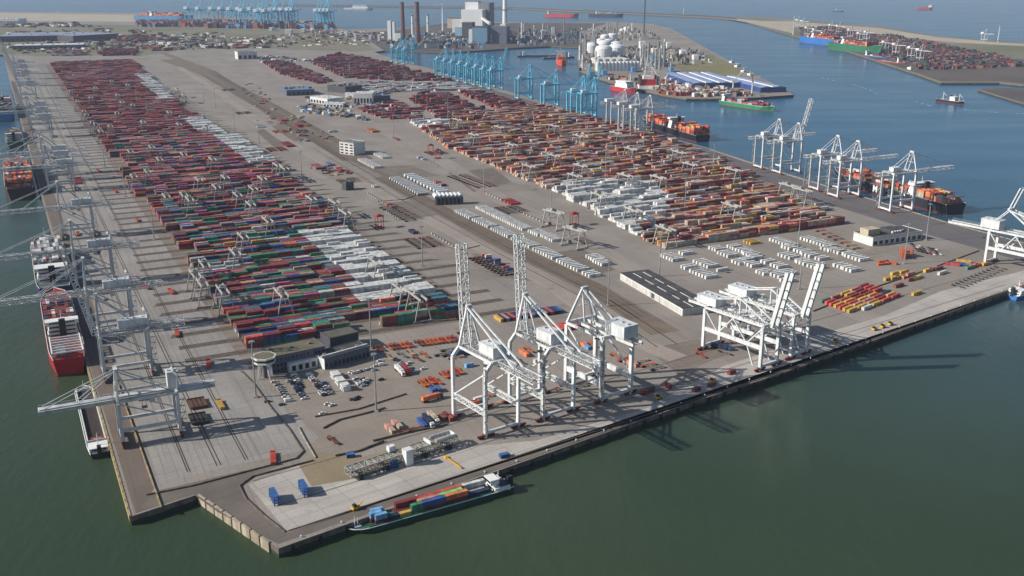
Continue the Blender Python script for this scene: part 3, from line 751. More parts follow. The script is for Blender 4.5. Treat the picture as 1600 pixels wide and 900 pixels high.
# cranes along the left quay, house and landside legs towards the stacks
LG = 'white cranes along the left quay'
LP = dict(w=19, g=29, hg=30, ha=55, hp=9, lb=62, ang=0, back=24, girder='truss', gw=6.5, hy=21, hl=18, hw=6, hh=5, mat=M_GREYW, hmat=M_WHITE, brace='diag2', lw=1.45, bs=-4)
def left_crane(u, P, lbl, v=-94):
    r = sts('quay_crane', 'quay crane', P)
    hg_ = P['hg']
    if P.get('far') is not True:
        b = MB()                                          # the curved-looking landside frame that wraps over the house
        for sx in (-1, 1):
            b.beam((sx * 4.2, P['g'] + .8, hg_), (sx * 4.2, P['g'] + 1.6, hg_ + 10), 1.2); b.beam((sx * 4.2, P['g'] + 1.6, hg_ + 10), (sx * 3.2, P['g'] - .4, hg_ + 12), 1.0)
        b.beam((-3.4, P['g'] - .4, hg_ + 12), (3.4, P['g'] - .4, hg_ + 12), 1.0); b.build('house_frame', M_WHITE, r)
    place(r, L(u, v - .0055 * max(u, 0)), 296.3, lbl, LG)
def hu(px, py, z=35): return UV(px, py, z)[0]
M_NEAR = dict(LP, girder='box', w=17, gw=7, g=31, hg=25, hp=9, hy=30, hw=6, hl=5.5, hh=9.5, ha=42, back=22, lb=37)
left_crane(-114, M_NEAR, 'white crane with solid box boom lowered over the empty barge, nearest on left quay')
left_crane(hu(226, 499), dict(LP, ang=78, lb=62, mat=M_GREYW), 'grey white lattice crane with boom raised beside the red ship')
left_crane(hu(194, 439), LP, 'white lattice crane with boom lowered behind the red ship')
left_crane(hu(163, 377), LP, 'white lattice crane with boom lowered over the grey decked ship')
left_crane(hu(133, 313), LP, 'white lattice crane with boom lowered just before the orange decked ship')
left_crane(hu(105, 251), LP, 'white lattice crane with boom lowered behind the orange decked ship')
farL = dict(LP, far=True)
for k, (a, c, an) in enumerate(((108, 237, 0), (101, 229, 0), (80, 179, 75), (76, 168, 0), (70, 160, 0), (53, 127, 72), (48, 110, 72), (40, 101, 72), (34, 94, 72))):
    left_crane(hu(a, c), dict(farL, ang=an), 'distant left quay crane, %s beyond the orange decked ship, boom %s' % (nth(k + 1), 'raised' if an else 'lowered'))

# right quay
RG2 = 'white cranes along the right quay'
RP = dict(w=18, g=30, hg=42, ha=64, hp=13, lb=55, ang=2, back=16, girder='truss', gw=6, hy=22, hl=10, hw=7, hh=4.5, brace='diag', lw=1.8, wideA=True, bs=-2)
for px, P, lb in (((1271, 297), RP, 'white crane on the right quay, left one of the pair behind the lettered ship'), ((1301, 308), RP, 'white crane on the right quay, right one of the pair behind the lettered ship'),
                  ((1382, 330), RP, 'lone white crane beside the lettered ship, boom lowered out over the water'), ((1184, 263), dict(RP, ang=0), 'white crane on the right quay left of the one with raised boom'),
                  ((1213, 271), dict(RP, ang=76), 'white crane on the right quay with lattice boom raised high')):
    place(sts('quay_crane', 'quay crane', P), orig(px, 30, 110.5), 110.5, lb, RG2)
RGG = dict(RP, mat=M_GREYW, hmat=M_WHITE, far=True, ang=0, lb=46, hw=9, hl=14, hy=30, ha=62)
for px, lb in (((951, 199), 'leftmost'), ((970, 205), 'middle'), ((989, 211), 'rightmost')):
    place(sts('quay_crane', 'quay crane', RGG), orig(px, 30, 110.5), 110.5, lb + ' of three grey white cranes by the orange laden ship', 'grey white cranes on the right quay')
BP_ = dict(RP, lw=2.3, mat=M_BLUEC, hmat=M_WHITE, far=True, ang=0, lb=50, hw=8, hl=9, bs=0, ha=70)
blue = [((612, 97), 0), ((620, 99), 0), ((630, 101), 80)] + [((a, c), q) for a, c, q in ((681, 119, 0), (692, 122, 0), (703, 125, 0), (715, 128, 0), (727, 131, 0), (740, 134, 0), (752, 137, 0), (764, 140, 78))] + \
       [((808, 155), 0), ((848, 166), 0), ((889, 180), 80), ((905, 183), 80)]
for k, (px, an) in enumerate(blue):
    place(sts('quay_crane', 'quay crane', dict(BP_, ang=an)), orig(px, 30, 110.5), 110.5, 'pale blue quay crane, %s from left along the basin quay, boom %s' % (nth(k + 1), 'raised' if an else 'lowered'), 'pale blue cranes of the basin quay')

# the crane laid down on the front quay: a long lattice girder with a white tower in the middle
t = thing('dismantled_crane', 'long grey crane girder laid along the front quay with white house in its middle', 'crane girder', G(632, 722), math.radians(38.5))
b = MB(); b.truss((-33, 2, 4), (34, 2, 4), 6.5, 3.4, 4, .6, .35); b.box(-33, -2, -.9, .1, 5.2, 5.5); b.box(-33, -2, 3.9, 4.9, 5.2, 5.5)
for q in range(7): b.beam((-31 + q * 4.5, -1, 5.3), (-31 + q * 4.5, 5, 5.3), .5)
b.build('girder', M_ASC, t)
b = MB(); b.box(-2.2, 2.2, -5.6, -1.4, 0.1, 9); b.box(-2.4, 2.4, -5.8, -1.2, 9, 9.3); b.build('machinery_house', M_WHITE, t)
b = MB(); b.box(-7, -3, 3.5, 6.5, 6.6, 9.4); b.beam((-6.4, 5, 5.6), (-6.4, 5, 6.6), .8); b.beam((-3.6, 5, 5.6), (-3.6, 5, 6.6), .8); b.build('winch_house', M_WHITE, t)
b = MB(); b.box(16, 17, -1.5, 5.5, 5.72, 7.6); b.beam((20, -1, 6.6), (33, -1, 6.6), .4, 1.6); b.beam((20, 5, 6.6), (33, 5, 6.6), .4, 1.6); b.beam((33, -1, 6.6), (33, 5, 6.6), .4, 1.6); b.build('end_frame', M_WHITE, t)
for q in (-28, -12, 12, 28):
    b = MB(); b.box(q - 1, q + 1, -3, 6.5, 0.03, 2.4); b.build('trestle', M_DARK, t)

# ------------------------------------------------------------------ gantries over the stacking lanes
def make_asc(M=M_ASC):
    r = thing('stacking_crane', 'gantry', 'gantry crane')
    for sx in (-1, 1):
        for sy in (-1, 1):
            b = MB(); b.beam((sx * 6.5, sy * 11, 1), (sx * 2.6, sy * 10.2, 17.5), .65, .8); b.build('leg', M, r)
        b = MB(); b.beam((sx * 2.6, -14, 18.2), (sx * 2.6, 14, 18.2), .9, 1.6); b.build('girder', M, r)
    for sy in (-1, 1):
        b = MB(); b.box(-8, 8, sy * 11 - .5, sy * 11 + .5, .5, 1.4)
        for q in (-6.8, -5, 5, 6.8): b.box(q - .5, q + .5, sy * 11 - .3, sy * 11 + .3, .04, .8)
        b.build('sill_beam', M, r)
        b = MB(); b.beam((-4.6, sy * 10.6, 9.5), (4.6, sy * 10.6, 9.5), .5); b.beam((-4.6, sy * 10.6, 9.5), (0, sy * 10.2, 17.5), .35); b.beam((4.6, sy * 10.6, 9.5), (0, sy * 10.2, 17.5), .35); b.build('brace', M, r)
    b = MB(); b.box(-3.2, 3.2, -.5, 4.2, 19, 19.7); b.box(-1.8, 1.2, .8, 3.4, 19.7, 21.2); b.build('trolley', M_ASC, r)
    b = MB(); b.box(-5.8, 5.8, 1, 3.2, 11, 11.7)
    for q in (-2, 2): b.beam((q, 2.1, 11.5), (q, 2.1, 19), .2)
    b.build('spreader', M_ASC, r)
    b = MB(); b.box(2.4, 6.4, 10.7, 12.6, 1.4, 4.2); b.build('drive_cabinet', M_GREY, r)
    return r
AP = Proto(make_asc)
AL = [(310, 463), (367, 420), (382, 397), (325, 447), (211, 297), (235, 292), (252, 270), (335, 270), (312, 302), (342, 317), (287, 325), (300, 337), (357, 302), (432, 277), (450, 287), (485, 332), (527, 342), (540, 357), (422, 372), (445, 495), (620, 477), (657, 500), (315, 468), (350, 485),
      (184, 192), (127, 190), (120, 172), (175, 215), (225, 207), (280, 210), (267, 192), (102, 157), (177, 140), (325, 217), (90, 142), (144, 167), (159, 222), (145, 207), (302, 160), (132, 197), (185, 162), (192, 174), (400, 320), (410, 300), (375, 330), (290, 262), (240, 250), (205, 255), (262, 330), (395, 345), (152, 212), (330, 150), (210, 180), (150, 150), (118, 130), (200, 145), (590, 440)]
used = set()
for a, c in AL:
    u, v = UV(a, c); i = round((u - 8.4) / 27)
    i = max(i, 0); v = max(-10, min(v, interp(VR, u) + 4)); zn = 0 if v < 15 else (1 if v > 150 else (2 if v < 80 else 3))
    while (i, zn) in used: i += 1
    used.add((i, zn))
    pos = 'at its quay end' if v < 15 else ('at its inland end' if v > 150 else ('left of its middle' if v < 80 else 'right of its middle'))
    p = L(i * 27 + 8.4, v); AP.at((p.x, p.y, 0), RA, 'grey stacking gantry over the %s lane of the left block, %s' % (nth(i + 1), pos), 'gantries over the left block')
u0 = min(q[0] for q in BP) + 6
for a, c in ((830, 282), (865, 263), (907, 280), (900, 297), (992, 254), (1065, 259), (1075, 277), (985, 299), (985, 352), (1045, 387), (1145, 347), (1152, 289), (1220, 310), (1257, 322), (775, 214), (720, 205), (940, 330), (1030, 300), (870, 215), (800, 245), (910, 232), (960, 225), (745, 230)):
    u, v = UV(a, c); i = max(0, round((u - 8.4 - u0) / 27))
    zn = 1000 + (0 if v < 480 else (3 if v > 700 else (1 if v < 580 else 2)))
    while (i, zn) in used: i += 1
    used.add((i, zn)); p = L(u0 + i * 27 + 8.4, v)
    AP.at((p.x, p.y, 0), RA, 'grey stacking gantry over the %s lane of the right block, %s' % (nth(i + 1), 'at its yard end' if v < 480 else ('at its quay end' if v > 700 else ('short of its middle' if v < 580 else 'past its middle'))), 'gantries over the right block')
for a, c, lb in ((865, 357, 'grey gantry standing idle in the open yard, farther of two'), (897, 386, 'grey gantry standing idle in the open yard, nearer of two')):
    p = G(a, c); AP.at((p.x, p.y, 0), RA + .25, lb, 'idle gantries in the open yard')
def straddle(px, deg, label):
    """red straddle carrier: four slim legs, twin top beams, cab"""
    t = thing('straddle_carrier', label, 'straddle carrier', G(*px), math.radians(deg))
    for sx in (-1, 1):
        for sy in (-1, 1):
            b = MB(); b.beam((sx * 3.6, sy * 2.2, 1.2), (sx * 3.6, sy * 2.2, 12), .5); b.build('leg', M_ASCR, t)
        b = MB(); b.box(-4.6, 4.6, sx * 2.2 - .4, sx * 2.2 + .4, .7, 1.4)
        b.build('side_beam', M_ASCR, t)
        b = MB()
        for q in (-3.6, -1.2, 1.2, 3.6): b.cyl((q, sx * 2.2 - .25, .7), (q, sx * 2.2 + .25, .7), .68, 10)
        b.beam((-3.6, sx * 2.2, .7), (3.6, sx * 2.2, .7), .2); b.build('wheel_line', M_DARK, t)
    b = MB(); b.box(-4.4, 4.4, -2.6, 2.6, 12, 13); b.box(-2.4, 1.6, -1.6, 1.6, 13, 14.4); b.build('top_frame', M_ASCR, t)
    b = MB(); b.box(3.6, 5.4, 1.2, 2.8, 9.4, 11.9, 0); b.box(5.41, 5.46, 1.3, 2.7, 10.2, 11.6, 1); b.build('cabin', [M_WHITE, M_GLASS], t)
for px, d, lb in (((593, 356), 40, 'red straddle carrier alone on asphalt beside the white reefer stacks'), ((897, 352), 30, 'red straddle carrier on the wide road by the right block'), ((673, 240), 30, 'red straddle carrier parked near the head of the wide road'), ((684, 248), 30, 'red straddle carrier just right of another near the wide road')):
    straddle(px, d, lb)
# ------------------------------------------------------------------ quay edges, walls, masts
ground = bpy.data.objects['terminal_ground']
M_PALE = mat('pale concrete', '9f9583', 0.9, 0.0, 0.4, 0.3)
M_RUB = mat('black rubber', '1d1c1b', 0.8, 0.0, 0.3, 0.5)
M_YEDGE = mat('yellowed kerb paint', '9c8c66', 0.85, 0.0, 0.45, 0.25)
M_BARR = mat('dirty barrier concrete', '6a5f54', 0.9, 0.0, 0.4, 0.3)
def along(a, b_, step, off=0.0):
    d = b_ - a; ln = d.length; d.normalize(); n = Vector((d.y, -d.x, 0)); k = int(ln / step); o = []
    for i in range(k): o.append((a + d * (step * (i + .5)) + n * off, math.atan2(d.y, d.x)))
    return o
fm = None
for p, an in along(G(435, 857), G(1640, 432), 14, .45) + along(L(1900, -118.5), L(620, -107.4), 24, .55):
    if fm is None:
        b = MB(); b.box(-.7, .7, -.42, .5, -4.2, -.5); fm = b.mesh('fender', M_RUB)
    put('fender', fm, ground, (p.x, p.y, 0), an)
q0, q1 = G(310, 772), G(435, 857)
for p, an in along(q0, q1, 8.2, .3):
    b = MB(); b.box(-3.5, 3.5, -.6, .6, -4.9, .45); b.build('quay_block', M_PALE, ground, loc=(p.x, p.y, 0), rz=an)
for p, an in along(L(200, -104.3), L(-205, -99.5), 9, .25):
    b = MB(); b.box(-4.1, 4.1, -.5, .5, -3.6, .35); b.build('quay_block', M_YEDGE, ground, loc=(p.x, p.y, 0), rz=an)
def make_bollard():
    r = thing('bollard', 'b', 'bollard'); b = MB(); b.cyl((0, 0, .03), (0, 0, .7), .3, 10, .22); b.build('post', M_WHITE, r)
    b = MB(); b.cyl((0, 0, .7), (0, 0, .95), .5, 10, .45); b.build('cap', M_WHITE, r); return r
BO = Proto(make_bollard)
for k, (p, an) in enumerate(along(G(440, 853), G(1640, 431), 21, -1.6)):
    BO.at((p.x, p.y, 0), an, 'white mooring bollard on the front quay edge, %s from the left corner' % nth(k + 1), 'bollards along the front quay')
def wall(name, pts, wd, h, m, label, cat='wall', world=False, z0=0.0):
    b = MB(); P = pts if world else [G(*p) for p in pts]
    t = thing(name, label, cat, (P[0].x, P[0].y, z0)); o = P[0]
    for a, c in zip(P, P[1:]):
        d = c - a; ln = d.length; n = max(1, round(ln / 30)); an = math.atan2(d.y, d.x)
        for i in range(n):
            s = a + d * (i / n) - o; b = MB(); b.box(0, ln / n - .12, -wd * .32, wd * .32, .02, h * .75); b.build('segment', m, t, loc=(s.x, s.y, 0), rz=an)
    return t
wall('low_wall', [(229, 774), (300, 760), (463, 717), (474, 706), (452, 672), (425, 640), (396, 600), (376, 580)], .9, 1.1, M_BARR, 'long low wall round the end of the left apron')
wall('low_wall', [L(-203, -85), L(-100, -86.5), L(-30, -87.5)], .9, 1.2, M_YEDGE, 'straight yellowish low wall between left apron and quay edge road', world=True)
wall('low_wall', [(493, 716), (478, 690), (466, 668)], .8, 1.2, M_PALE, 'short low wall beside the ramp right of the apron corner')
wall('low_wall', [(445, 832), (412, 806), (384, 780), (374, 760), (395, 745), (490, 720)], .9, 1.1, M_BARR, 'bent low wall round the left end of the front concrete quay')
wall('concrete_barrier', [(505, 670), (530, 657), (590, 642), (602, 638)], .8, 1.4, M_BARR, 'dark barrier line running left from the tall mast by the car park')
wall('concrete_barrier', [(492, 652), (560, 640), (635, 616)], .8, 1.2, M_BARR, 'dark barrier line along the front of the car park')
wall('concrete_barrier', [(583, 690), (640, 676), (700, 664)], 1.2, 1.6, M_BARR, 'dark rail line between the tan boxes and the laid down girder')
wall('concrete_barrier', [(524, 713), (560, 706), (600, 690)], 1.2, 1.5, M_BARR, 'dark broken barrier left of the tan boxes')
wall('quay_kerb', [(450, 830), (800, 716), (1190, 591), (1300, 553), (1640, 433)], .7, .5, M_BARR, 'dark kerb between front concrete and quay road', 'kerb')
wall('quay_kerb', [(1640, 391), (1475, 346.5), (1350, 308.5), (1200, 264), (1110, 234)], 1.6, .7, M_PALE, 'pale kerb along the right quay edge', 'kerb')
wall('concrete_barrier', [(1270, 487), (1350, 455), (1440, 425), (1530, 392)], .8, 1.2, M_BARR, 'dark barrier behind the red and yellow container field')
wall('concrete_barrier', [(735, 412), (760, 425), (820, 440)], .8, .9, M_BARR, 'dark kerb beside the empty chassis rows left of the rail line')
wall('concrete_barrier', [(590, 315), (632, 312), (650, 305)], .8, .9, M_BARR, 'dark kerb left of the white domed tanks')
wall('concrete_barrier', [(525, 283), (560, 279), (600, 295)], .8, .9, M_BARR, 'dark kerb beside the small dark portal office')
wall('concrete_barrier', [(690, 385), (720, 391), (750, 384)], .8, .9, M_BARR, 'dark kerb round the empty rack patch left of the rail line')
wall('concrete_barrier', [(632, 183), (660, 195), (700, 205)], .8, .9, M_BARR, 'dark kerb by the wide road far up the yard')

def make_mast():
    r = thing('lamp_mast', 'l', 'lamp mast')
    b = MB(); b.cyl((0, 0, .6), (0, 0, 37), .62, 10, .3); b.build('pole', M_STEEL, r)
    b = MB(); b.box(-1.3, 1.3, -1.3, 1.3, .02, .9); b.build('base', M_PALE, r)
    b = MB(); b.cyl((0, 0, 36.6), (0, 0, 37.1), 1.5, 12); b.build('ring', M_STEEL, r)
    for q in range(6):
        a = q * math.pi / 3; b = MB(); b.obox((1.75 * math.cos(a), 1.75 * math.sin(a)), a, .5, .9, 36.2, 37.0); b.build('floodlight', M_GREY, r)
    return r
MP = Proto(make_mast)
masts = [(400, 621, 'beside the octagonal tower, at the corner of the car park'), (588, 643, 'in front of the car park'), (660, 416, 'right of the white reefer stacks'), (472, 282, 'beside the left block, level with the small portal office'), (756, 299, 'beside the wide road opposite the domed tanks'),
         (1030, 432, 'left of the twin low cranes in the white reefer yard'), (1246, 393, 'between white reefer rows near the right block'), (1249, 452, 'just behind the raised twin booms'), (1413, 412, 'near the orange frames by the right building'), (1447, 376, 'behind the right building'),
         (1255, 297, 'at the end of the right block'), (861, 334, 'by the idle grey gantries'), (946, 275, 'among the tan containers of the right block'), (1070, 329, 'in the right block near the white reefers'), (1114, 269, 'on the right quay apron'), (1005, 234, 'near the orange laden ship'),
         (241, 375, 'on the left apron edge, tall against the stack'), (196, 307, 'at the quay end of the left stack, second up'), (164, 262, 'at the quay end of the left stack, third up'), (514, 172, 'in the middle yard beside the blue grey sheds'), (565, 192, 'in the middle yard left of the maroon stacks'),
         (615, 216, 'near the head of the wide road'), (650, 165, 'between maroon stacks'), (700, 190, 'at the near edge of the maroon stacks'), (547, 120, 'among the far red stacks'), (367, 207, 'by the white reefers of the left block, middle'), (337, 168, 'by the white reefers of the left block, far'),
         (319, 160, 'just left of another mast by the far white reefers'), (231, 183, 'in the far left block, left one'), (214, 162, 'in the far left block, right behind another'), (405, 225, 'beside the rail bed above the left block'), (950, 478, 'by the corner of the front cranes and warehouse'), (915, 208, 'at the blue crane end of the quay'), (580, 545, 'short of the orange trailer row')]
for a, c, lb in masts:
    p = G(a, c); MP.at((p.x, p.y, 0), 0, 'tall grey lamp mast ' + lb, 'lamp masts on the terminal')

# ------------------------------------------------------------------ buildings
def bbox_building(name, pa, pb, depth, h, wallm, roofm, label, cat='building', storeys=0, bays=0, parapet=.5, side_bays=0, px2=None):
    """rectangular building: front facade base runs from pa to pb (surveyed), depth goes away from the camera"""
    a, c = G(*pa), G(*pb); d = c - a; ln = d.length; an = math.atan2(d.y, d.x)
    t = thing(name, label, cat, (a.x, a.y, 0), an)
    b = MB(); b.box(0, ln, 0, depth, .01, h); b.build('wall', wallm, t)
    b = MB(); b.box(-.2, ln + .2, -.2, depth + .2, h + .003, h + .25)
    rf = b.build('roof', roofm, t)
    if parapet:
        for (x0, x1, y0, y1) in ((-.2, ln + .2, -.2, .1), (-.2, ln + .2, depth - .1, depth + .2), (-.2, .1, .1, depth - .1), (ln - .1, ln + .2, .1, depth - .1)):
            b = MB(); b.box(x0, x1, y0, y1, h + .25, h + .25 + parapet); b.build('parapet', wallm, rf)
    if storeys:
        rs = random.Random(int(ln * 10)); k = 3 if depth < 30 else 6
        for i in range(k):
            x, y, q = ln * (i + .3 + .4 * rs.random()) / k, depth * rs.uniform(.25, .75), rs.uniform(.7, 1.4) * (1 if depth < 60 else 3)
            b = MB(); b.box(x - q, x + q, y - q * .7, y + q * .7, h + .252, h + .25 + q * .9); b.build('roof_unit', M_GREY, rf)
    for s in range(storeys):
        z = 1.0 + s * (h - .6) / storeys; zh = (h - .6) / storeys * .5
        for i in range(bays):
            x = (i + .5) * ln / bays; ww = ln / bays * .62
            b = MB(); b.box(x - ww / 2, x + ww / 2, -.09, .0, z, z + zh); b.build('window', M_GLASS, t)
        for i in range(side_bays):
            y = (i + .5) * depth / side_bays; ww = depth / side_bays * .62
            b = MB(); b.box(-.09, 0, y - ww / 2, y + ww / 2, z, z + zh); b.build('window', M_GLASS, t)
    return t, ln
M_CLAD = mat('blue grey cladding', '5a5f72', 0.6, 0.0, 0.15, 0.3)
M_LIGHTC = mat('light cladding', 'c9c9c6', 0.6, 0.0, 0.15, 0.3)
M_MOSS = ground_mat('gravel roof', '6a6652', '77725f', '504d40', FA, .1, 1.2, .1)
M_DARKW = mat('dark facade', '45464d', 0.7, 0.0, 0.2, 0.3)
M_BEIGE = mat('beige cladding', 'b5a993', 0.7, 0.0, 0.2, 0.3)
# octagonal control tower on splayed legs
c = G(415, 590); t = thing('control_tower', 'octagonal control room on splayed white legs beside the office block', 'tower', (c.x, c.y, 0))
def octo(b, r, z0, z1, mi=0): b.prism([(r * math.cos(math.pi / 8 + q * math.pi / 4), r * math.sin(math.pi / 8 + q * math.pi / 4)) for q in range(8)], z0, z1, mi)
b = MB(); octo(b, 7.6, 11.2, 12.2); b.build('floor_slab', M_LIGHTC, t)
b = MB(); octo(b, 7.0, 12.2, 14.2); b.build('window_band', M_GLASS, t)
b = MB(); octo(b, 7.9, 14.2, 15.3); rf = b.build('roof', M_LIGHTC, t)
b = MB(); octo(b, 6.9, 15.3, 15.36); b.build('gravel', M_MOSS, rf)
b = MB(); octo(b, 1.3, .02, 11.2); b.build('core', M_DARKW, t)
for q in range(4):
    a = math.pi / 4 + q * math.pi / 2; b = MB(); b.beam((5.4 * math.cos(a), 5.4 * math.sin(a), .02), (4.0 * math.cos(a + .25), 4.0 * math.sin(a + .25), 11.2), .5)
    b.beam((5.4 * math.cos(a), 5.4 * math.sin(a), .02), (4.0 * math.cos(a - .25), 4.0 * math.sin(a - .25), 11.2), .5); b.build('leg', M_WHITE, t)
t, ln = bbox_building('office_building', (426, 585), (509, 567), 20, 11.5, M_CLAD, M_MOSS, 'dark blue grey office block with two window rows and gravel roof', storeys=3, bays=14, side_bays=4)
b = MB(); b.box(10, 30, -4.2, -.05, .02, 6.4)
an = b.build('annex', M_LIGHTC, t)
for q in range(4):
    b = MB(); b.box(12 + q * 4.6, 14.6 + q * 4.6, -4.3, -4.21, 1, 4.6); b.build('window', M_GLASS, an)
bbox_building('plain_hall', (517, 552), (561, 542), 16, 10.5, M_DARKW, mat('dark hall roof', '5a5950', .85, 0, .3, .2), 'plain dark windowless hall behind the office block')
t, ln = bbox_building('workshop', (508, 578), (578, 558), 15, 7.5, M_CLAD, M_DGREY, 'long low workshop with white gable end right of the office block', storeys=1, bays=11)
b = MB(); b.box(-.14, -.02, .1, 14.8, .02, 8.2); b.build('gable', M_WHITE, t)
b = MB(); b.box(-.4, ln + .4, 3, 4.2, 7.76, 8.8); b.build('ridge_duct', M_LIGHTC, t)
for k, (a, c) in enumerate(((516, 588), (523, 597), (531, 606))):
    p = G(a, c); t = thing('portable_cabin', 'white portable cabin, %s of three in a line from the workshop to the car park' % nth(k + 1), 'cabin', (p.x, p.y, 0), QA + math.pi, 'portable cabins by the car park')
    b = MB(); b.box(0, 7.6, 0, 5, .02, 3.2); b.build('wall', M_WHITE, t); b = MB(); b.box(-.1, 7.7, -.1, 5.1, 3.203, 3.45); b.build('roof', M_LIGHTC, t)
    for q in range(3): b = MB(); b.box(1 + q * 2.3, 2.2 + q * 2.3, -.06, 0, 1.2, 2.2); b.build('window', M_GLASS, t)
# long low warehouse with rooflights
a, c = G(969, 437), G(1066, 494); d = c - a; ln = d.length; an = math.atan2(d.y, d.x)
M_PANEL = mat('grey white panels', 'b9b8b3', .6, 0, .2, .3)
t = thing('warehouse', 'long low warehouse with dark roof, white rooflight strips and white panelled side', 'warehouse', (a.x, a.y, 0), an)
b = MB(); b.box(0, ln, 0, 27, .01, 6); b.build('wall', M_LIGHTC, t)
b = MB(); b.box(-.3, ln + .3, -.3, 27.3, 6.003, 6.35); rf = b.build('roof', M_DGREY, t)
for q in range(5):
    b = MB(); b.box(6 + q * ln / 5, 6 + q * ln / 5 + ln / 7, 9, 9.7, 6.36, 6.6); b.build('rooflight', M_LIGHTC, rf)
    b = MB(); b.box(6 + q * ln / 5, 6 + q * ln / 5 + ln / 7, 18.5, 19.2, 6.36, 6.6); b.build('rooflight', M_LIGHTC, rf)
for q in range(17):
    b = MB(); x = 2 + q * (ln - 4) / 17; b.box(x, x + (ln - 4) / 17 - .9, -.14, 0, .5, 4.6); b.build('door', M_PANEL if q != 9 else M_DARKW, t)
for q in range(7):
    b = MB(); b.box(ln, ln + .12, 2 + q * 3.5, 4.6 + q * 3.5, .5, 4.4); b.build('door', M_PANEL, t)
# building by the right quay
t, ln = bbox_building('terminal_building', (1363, 385), (1440, 374), 26, 8, M_LIGHTC, M_DGREY, 'flat two storey building with beige roof block and white plant near the right quay', storeys=1, bays=9)
b = MB(); b.box(2, 17, 9, 20, 8.26, 14); b.build('roof_block', M_BEIGE, t)
b = MB(); b.box(30, 44, 8, 22, 8.26, 11); b.build('plant_room', M_DARKW, t)
for q in range(4):
    b = MB(); b.cyl((31.5 + q * 3.4, 7, 8.26), (31.5 + q * 3.4, 7, 10.4), 1.2, 10); b.build('vent', M_WHITE, t)
t, ln = bbox_building('office_cube', (531, 240), (553, 243), 24, 17, M_LIGHTC, M_GREY, 'grey cube office with white floor bands in the middle yard', storeys=4, bays=3, side_bays=5)
bbox_building('portal_office', (541, 298), (553, 296), 9, 9, M_DARKW, M_GREY, 'small dark gate office beside the lane left of the domed tanks', storeys=2, bays=3)
bbox_building('shed', (372, 93), (402, 92), 50, 22, M_LIGHTC, M_GREY, 'white fronted shed standing alone left of the far red stacks', storeys=1, bays=4)
for a, c, d, h, wm, rm, lb in (((485, 160), (512, 164), 40, 12, M_LIGHTC, M_LIGHTC, 'low white workshop in the middle yard, left of the tallest white block'), ((505, 167), (536, 168), 20, 8, M_WHITE, M_LIGHTC, 'flat white hall just before the tallest white block'), ((553, 162), (582, 162), 45, 20, M_LIGHTC, M_LIGHTC, 'tallest white block with stepped front in the middle yard'),
                               ((448, 150), (492, 148), 70, 12, M_CLAD, mat('blue grey roof', '64809a', .6, 0, .2, .2), 'long blue grey roofed shed in the middle yard'), ((583, 160), (610, 158), 60, 12, M_CLAD, MATS['blue grey roof'], 'short blue grey roofed shed right of the tallest white block'), ((540, 146), (566, 143), 60, 14, M_DARKW, M_DGREY, 'dark roofed shed behind the white halls'),
                               ((553, 152), (556, 151), 20, 9, M_WHITE, M_LIGHTC, 'tiny white hut behind the tallest white block')):
    bbox_building('shed', a, c, d, h, wm, rm, lb, storeys=1, bays=6, parapet=0)
for a, c, d, h, wm, rm, lb in (((0, 66), (112, 64), 260, 22, M_DARKW, mat('pale blue roof', '8d94a5', .6, 0, .2, .05), 'wide flat pale roofed warehouse at the far left edge'), ((115, 66), (184, 62), 240, 24, M_DARKW, MATS['pale blue roof'], 'flat roofed warehouse right of the one at the left edge'),
                               ((20, 78), (130, 76), 90, 14, M_CLAD, M_LIGHTC, 'long low shed before the left edge warehouses'), ((0, 37), (30, 37), 90, 25, M_WHITE, M_LIGHTC, 'small white buildings by the beach at far left')):
    bbox_building('warehouse', a, c, d, h, wm, rm, lb, storeys=1, bays=14, parapet=0)

# domed white tanks and covered rows in the middle yard
for k in range(7):
    p = G(683 + k * 6.2, 320 - k * .2); t = thing('domed_tank', 'white capped dark cylinder, %s of seven in the row by the rail line' % nth(k + 1), 'tank', (p.x, p.y, 0), RA, 'domed tanks by the rail line')
    b = MB(); b.cyl((0, 0, .02), (0, 0, 8.5), 2.7, 14); b.build('body', mat('dark tank steel', '43434a', .6, .2, .3, .3), t)
    b = MB(); b.cyl((0, 0, 8.5), (0, 7, 10.6), 2.9, 14); b.build('cap', M_WHITE, t)
for k in range(11):
    p = G(640 + k * 5.1, 277 + k * 2.6); t = thing('covered_wagon', 'white barrel roofed cover, %s of the upper row beside the rail line' % nth(k + 1), 'covered wagon', (p.x, p.y, 0), RA, 'white barrel roofed covers')
    b = MB(); b.cyl((-7, 0, 2.6), (7, 0, 2.6), 2.5, 12); b.build('cover', M_WHITE, t); b = MB(); b.box(-7, 7, -2.3, 2.3, .02, 1.8); b.build('base', M_GREY, t)
for k in range(13):
    p = G(617 + k * 3.6, 281 + k * 2.0); t = thing('covered_wagon', 'pale grey barrel roofed cover, %s of the lower row beside the rail line' % nth(k + 1), 'covered wagon', (p.x, p.y, 0), RA, 'grey barrel roofed covers')
    b = MB(); b.cyl((-7, 0, 2.4), (7, 0, 2.4), 1.5, 12); b.build('cover', M_LIGHTC, t); b = MB(); b.box(-7, 7, -1.3, 1.3, .02, 1.6); b.build('base', M_GREY, t)

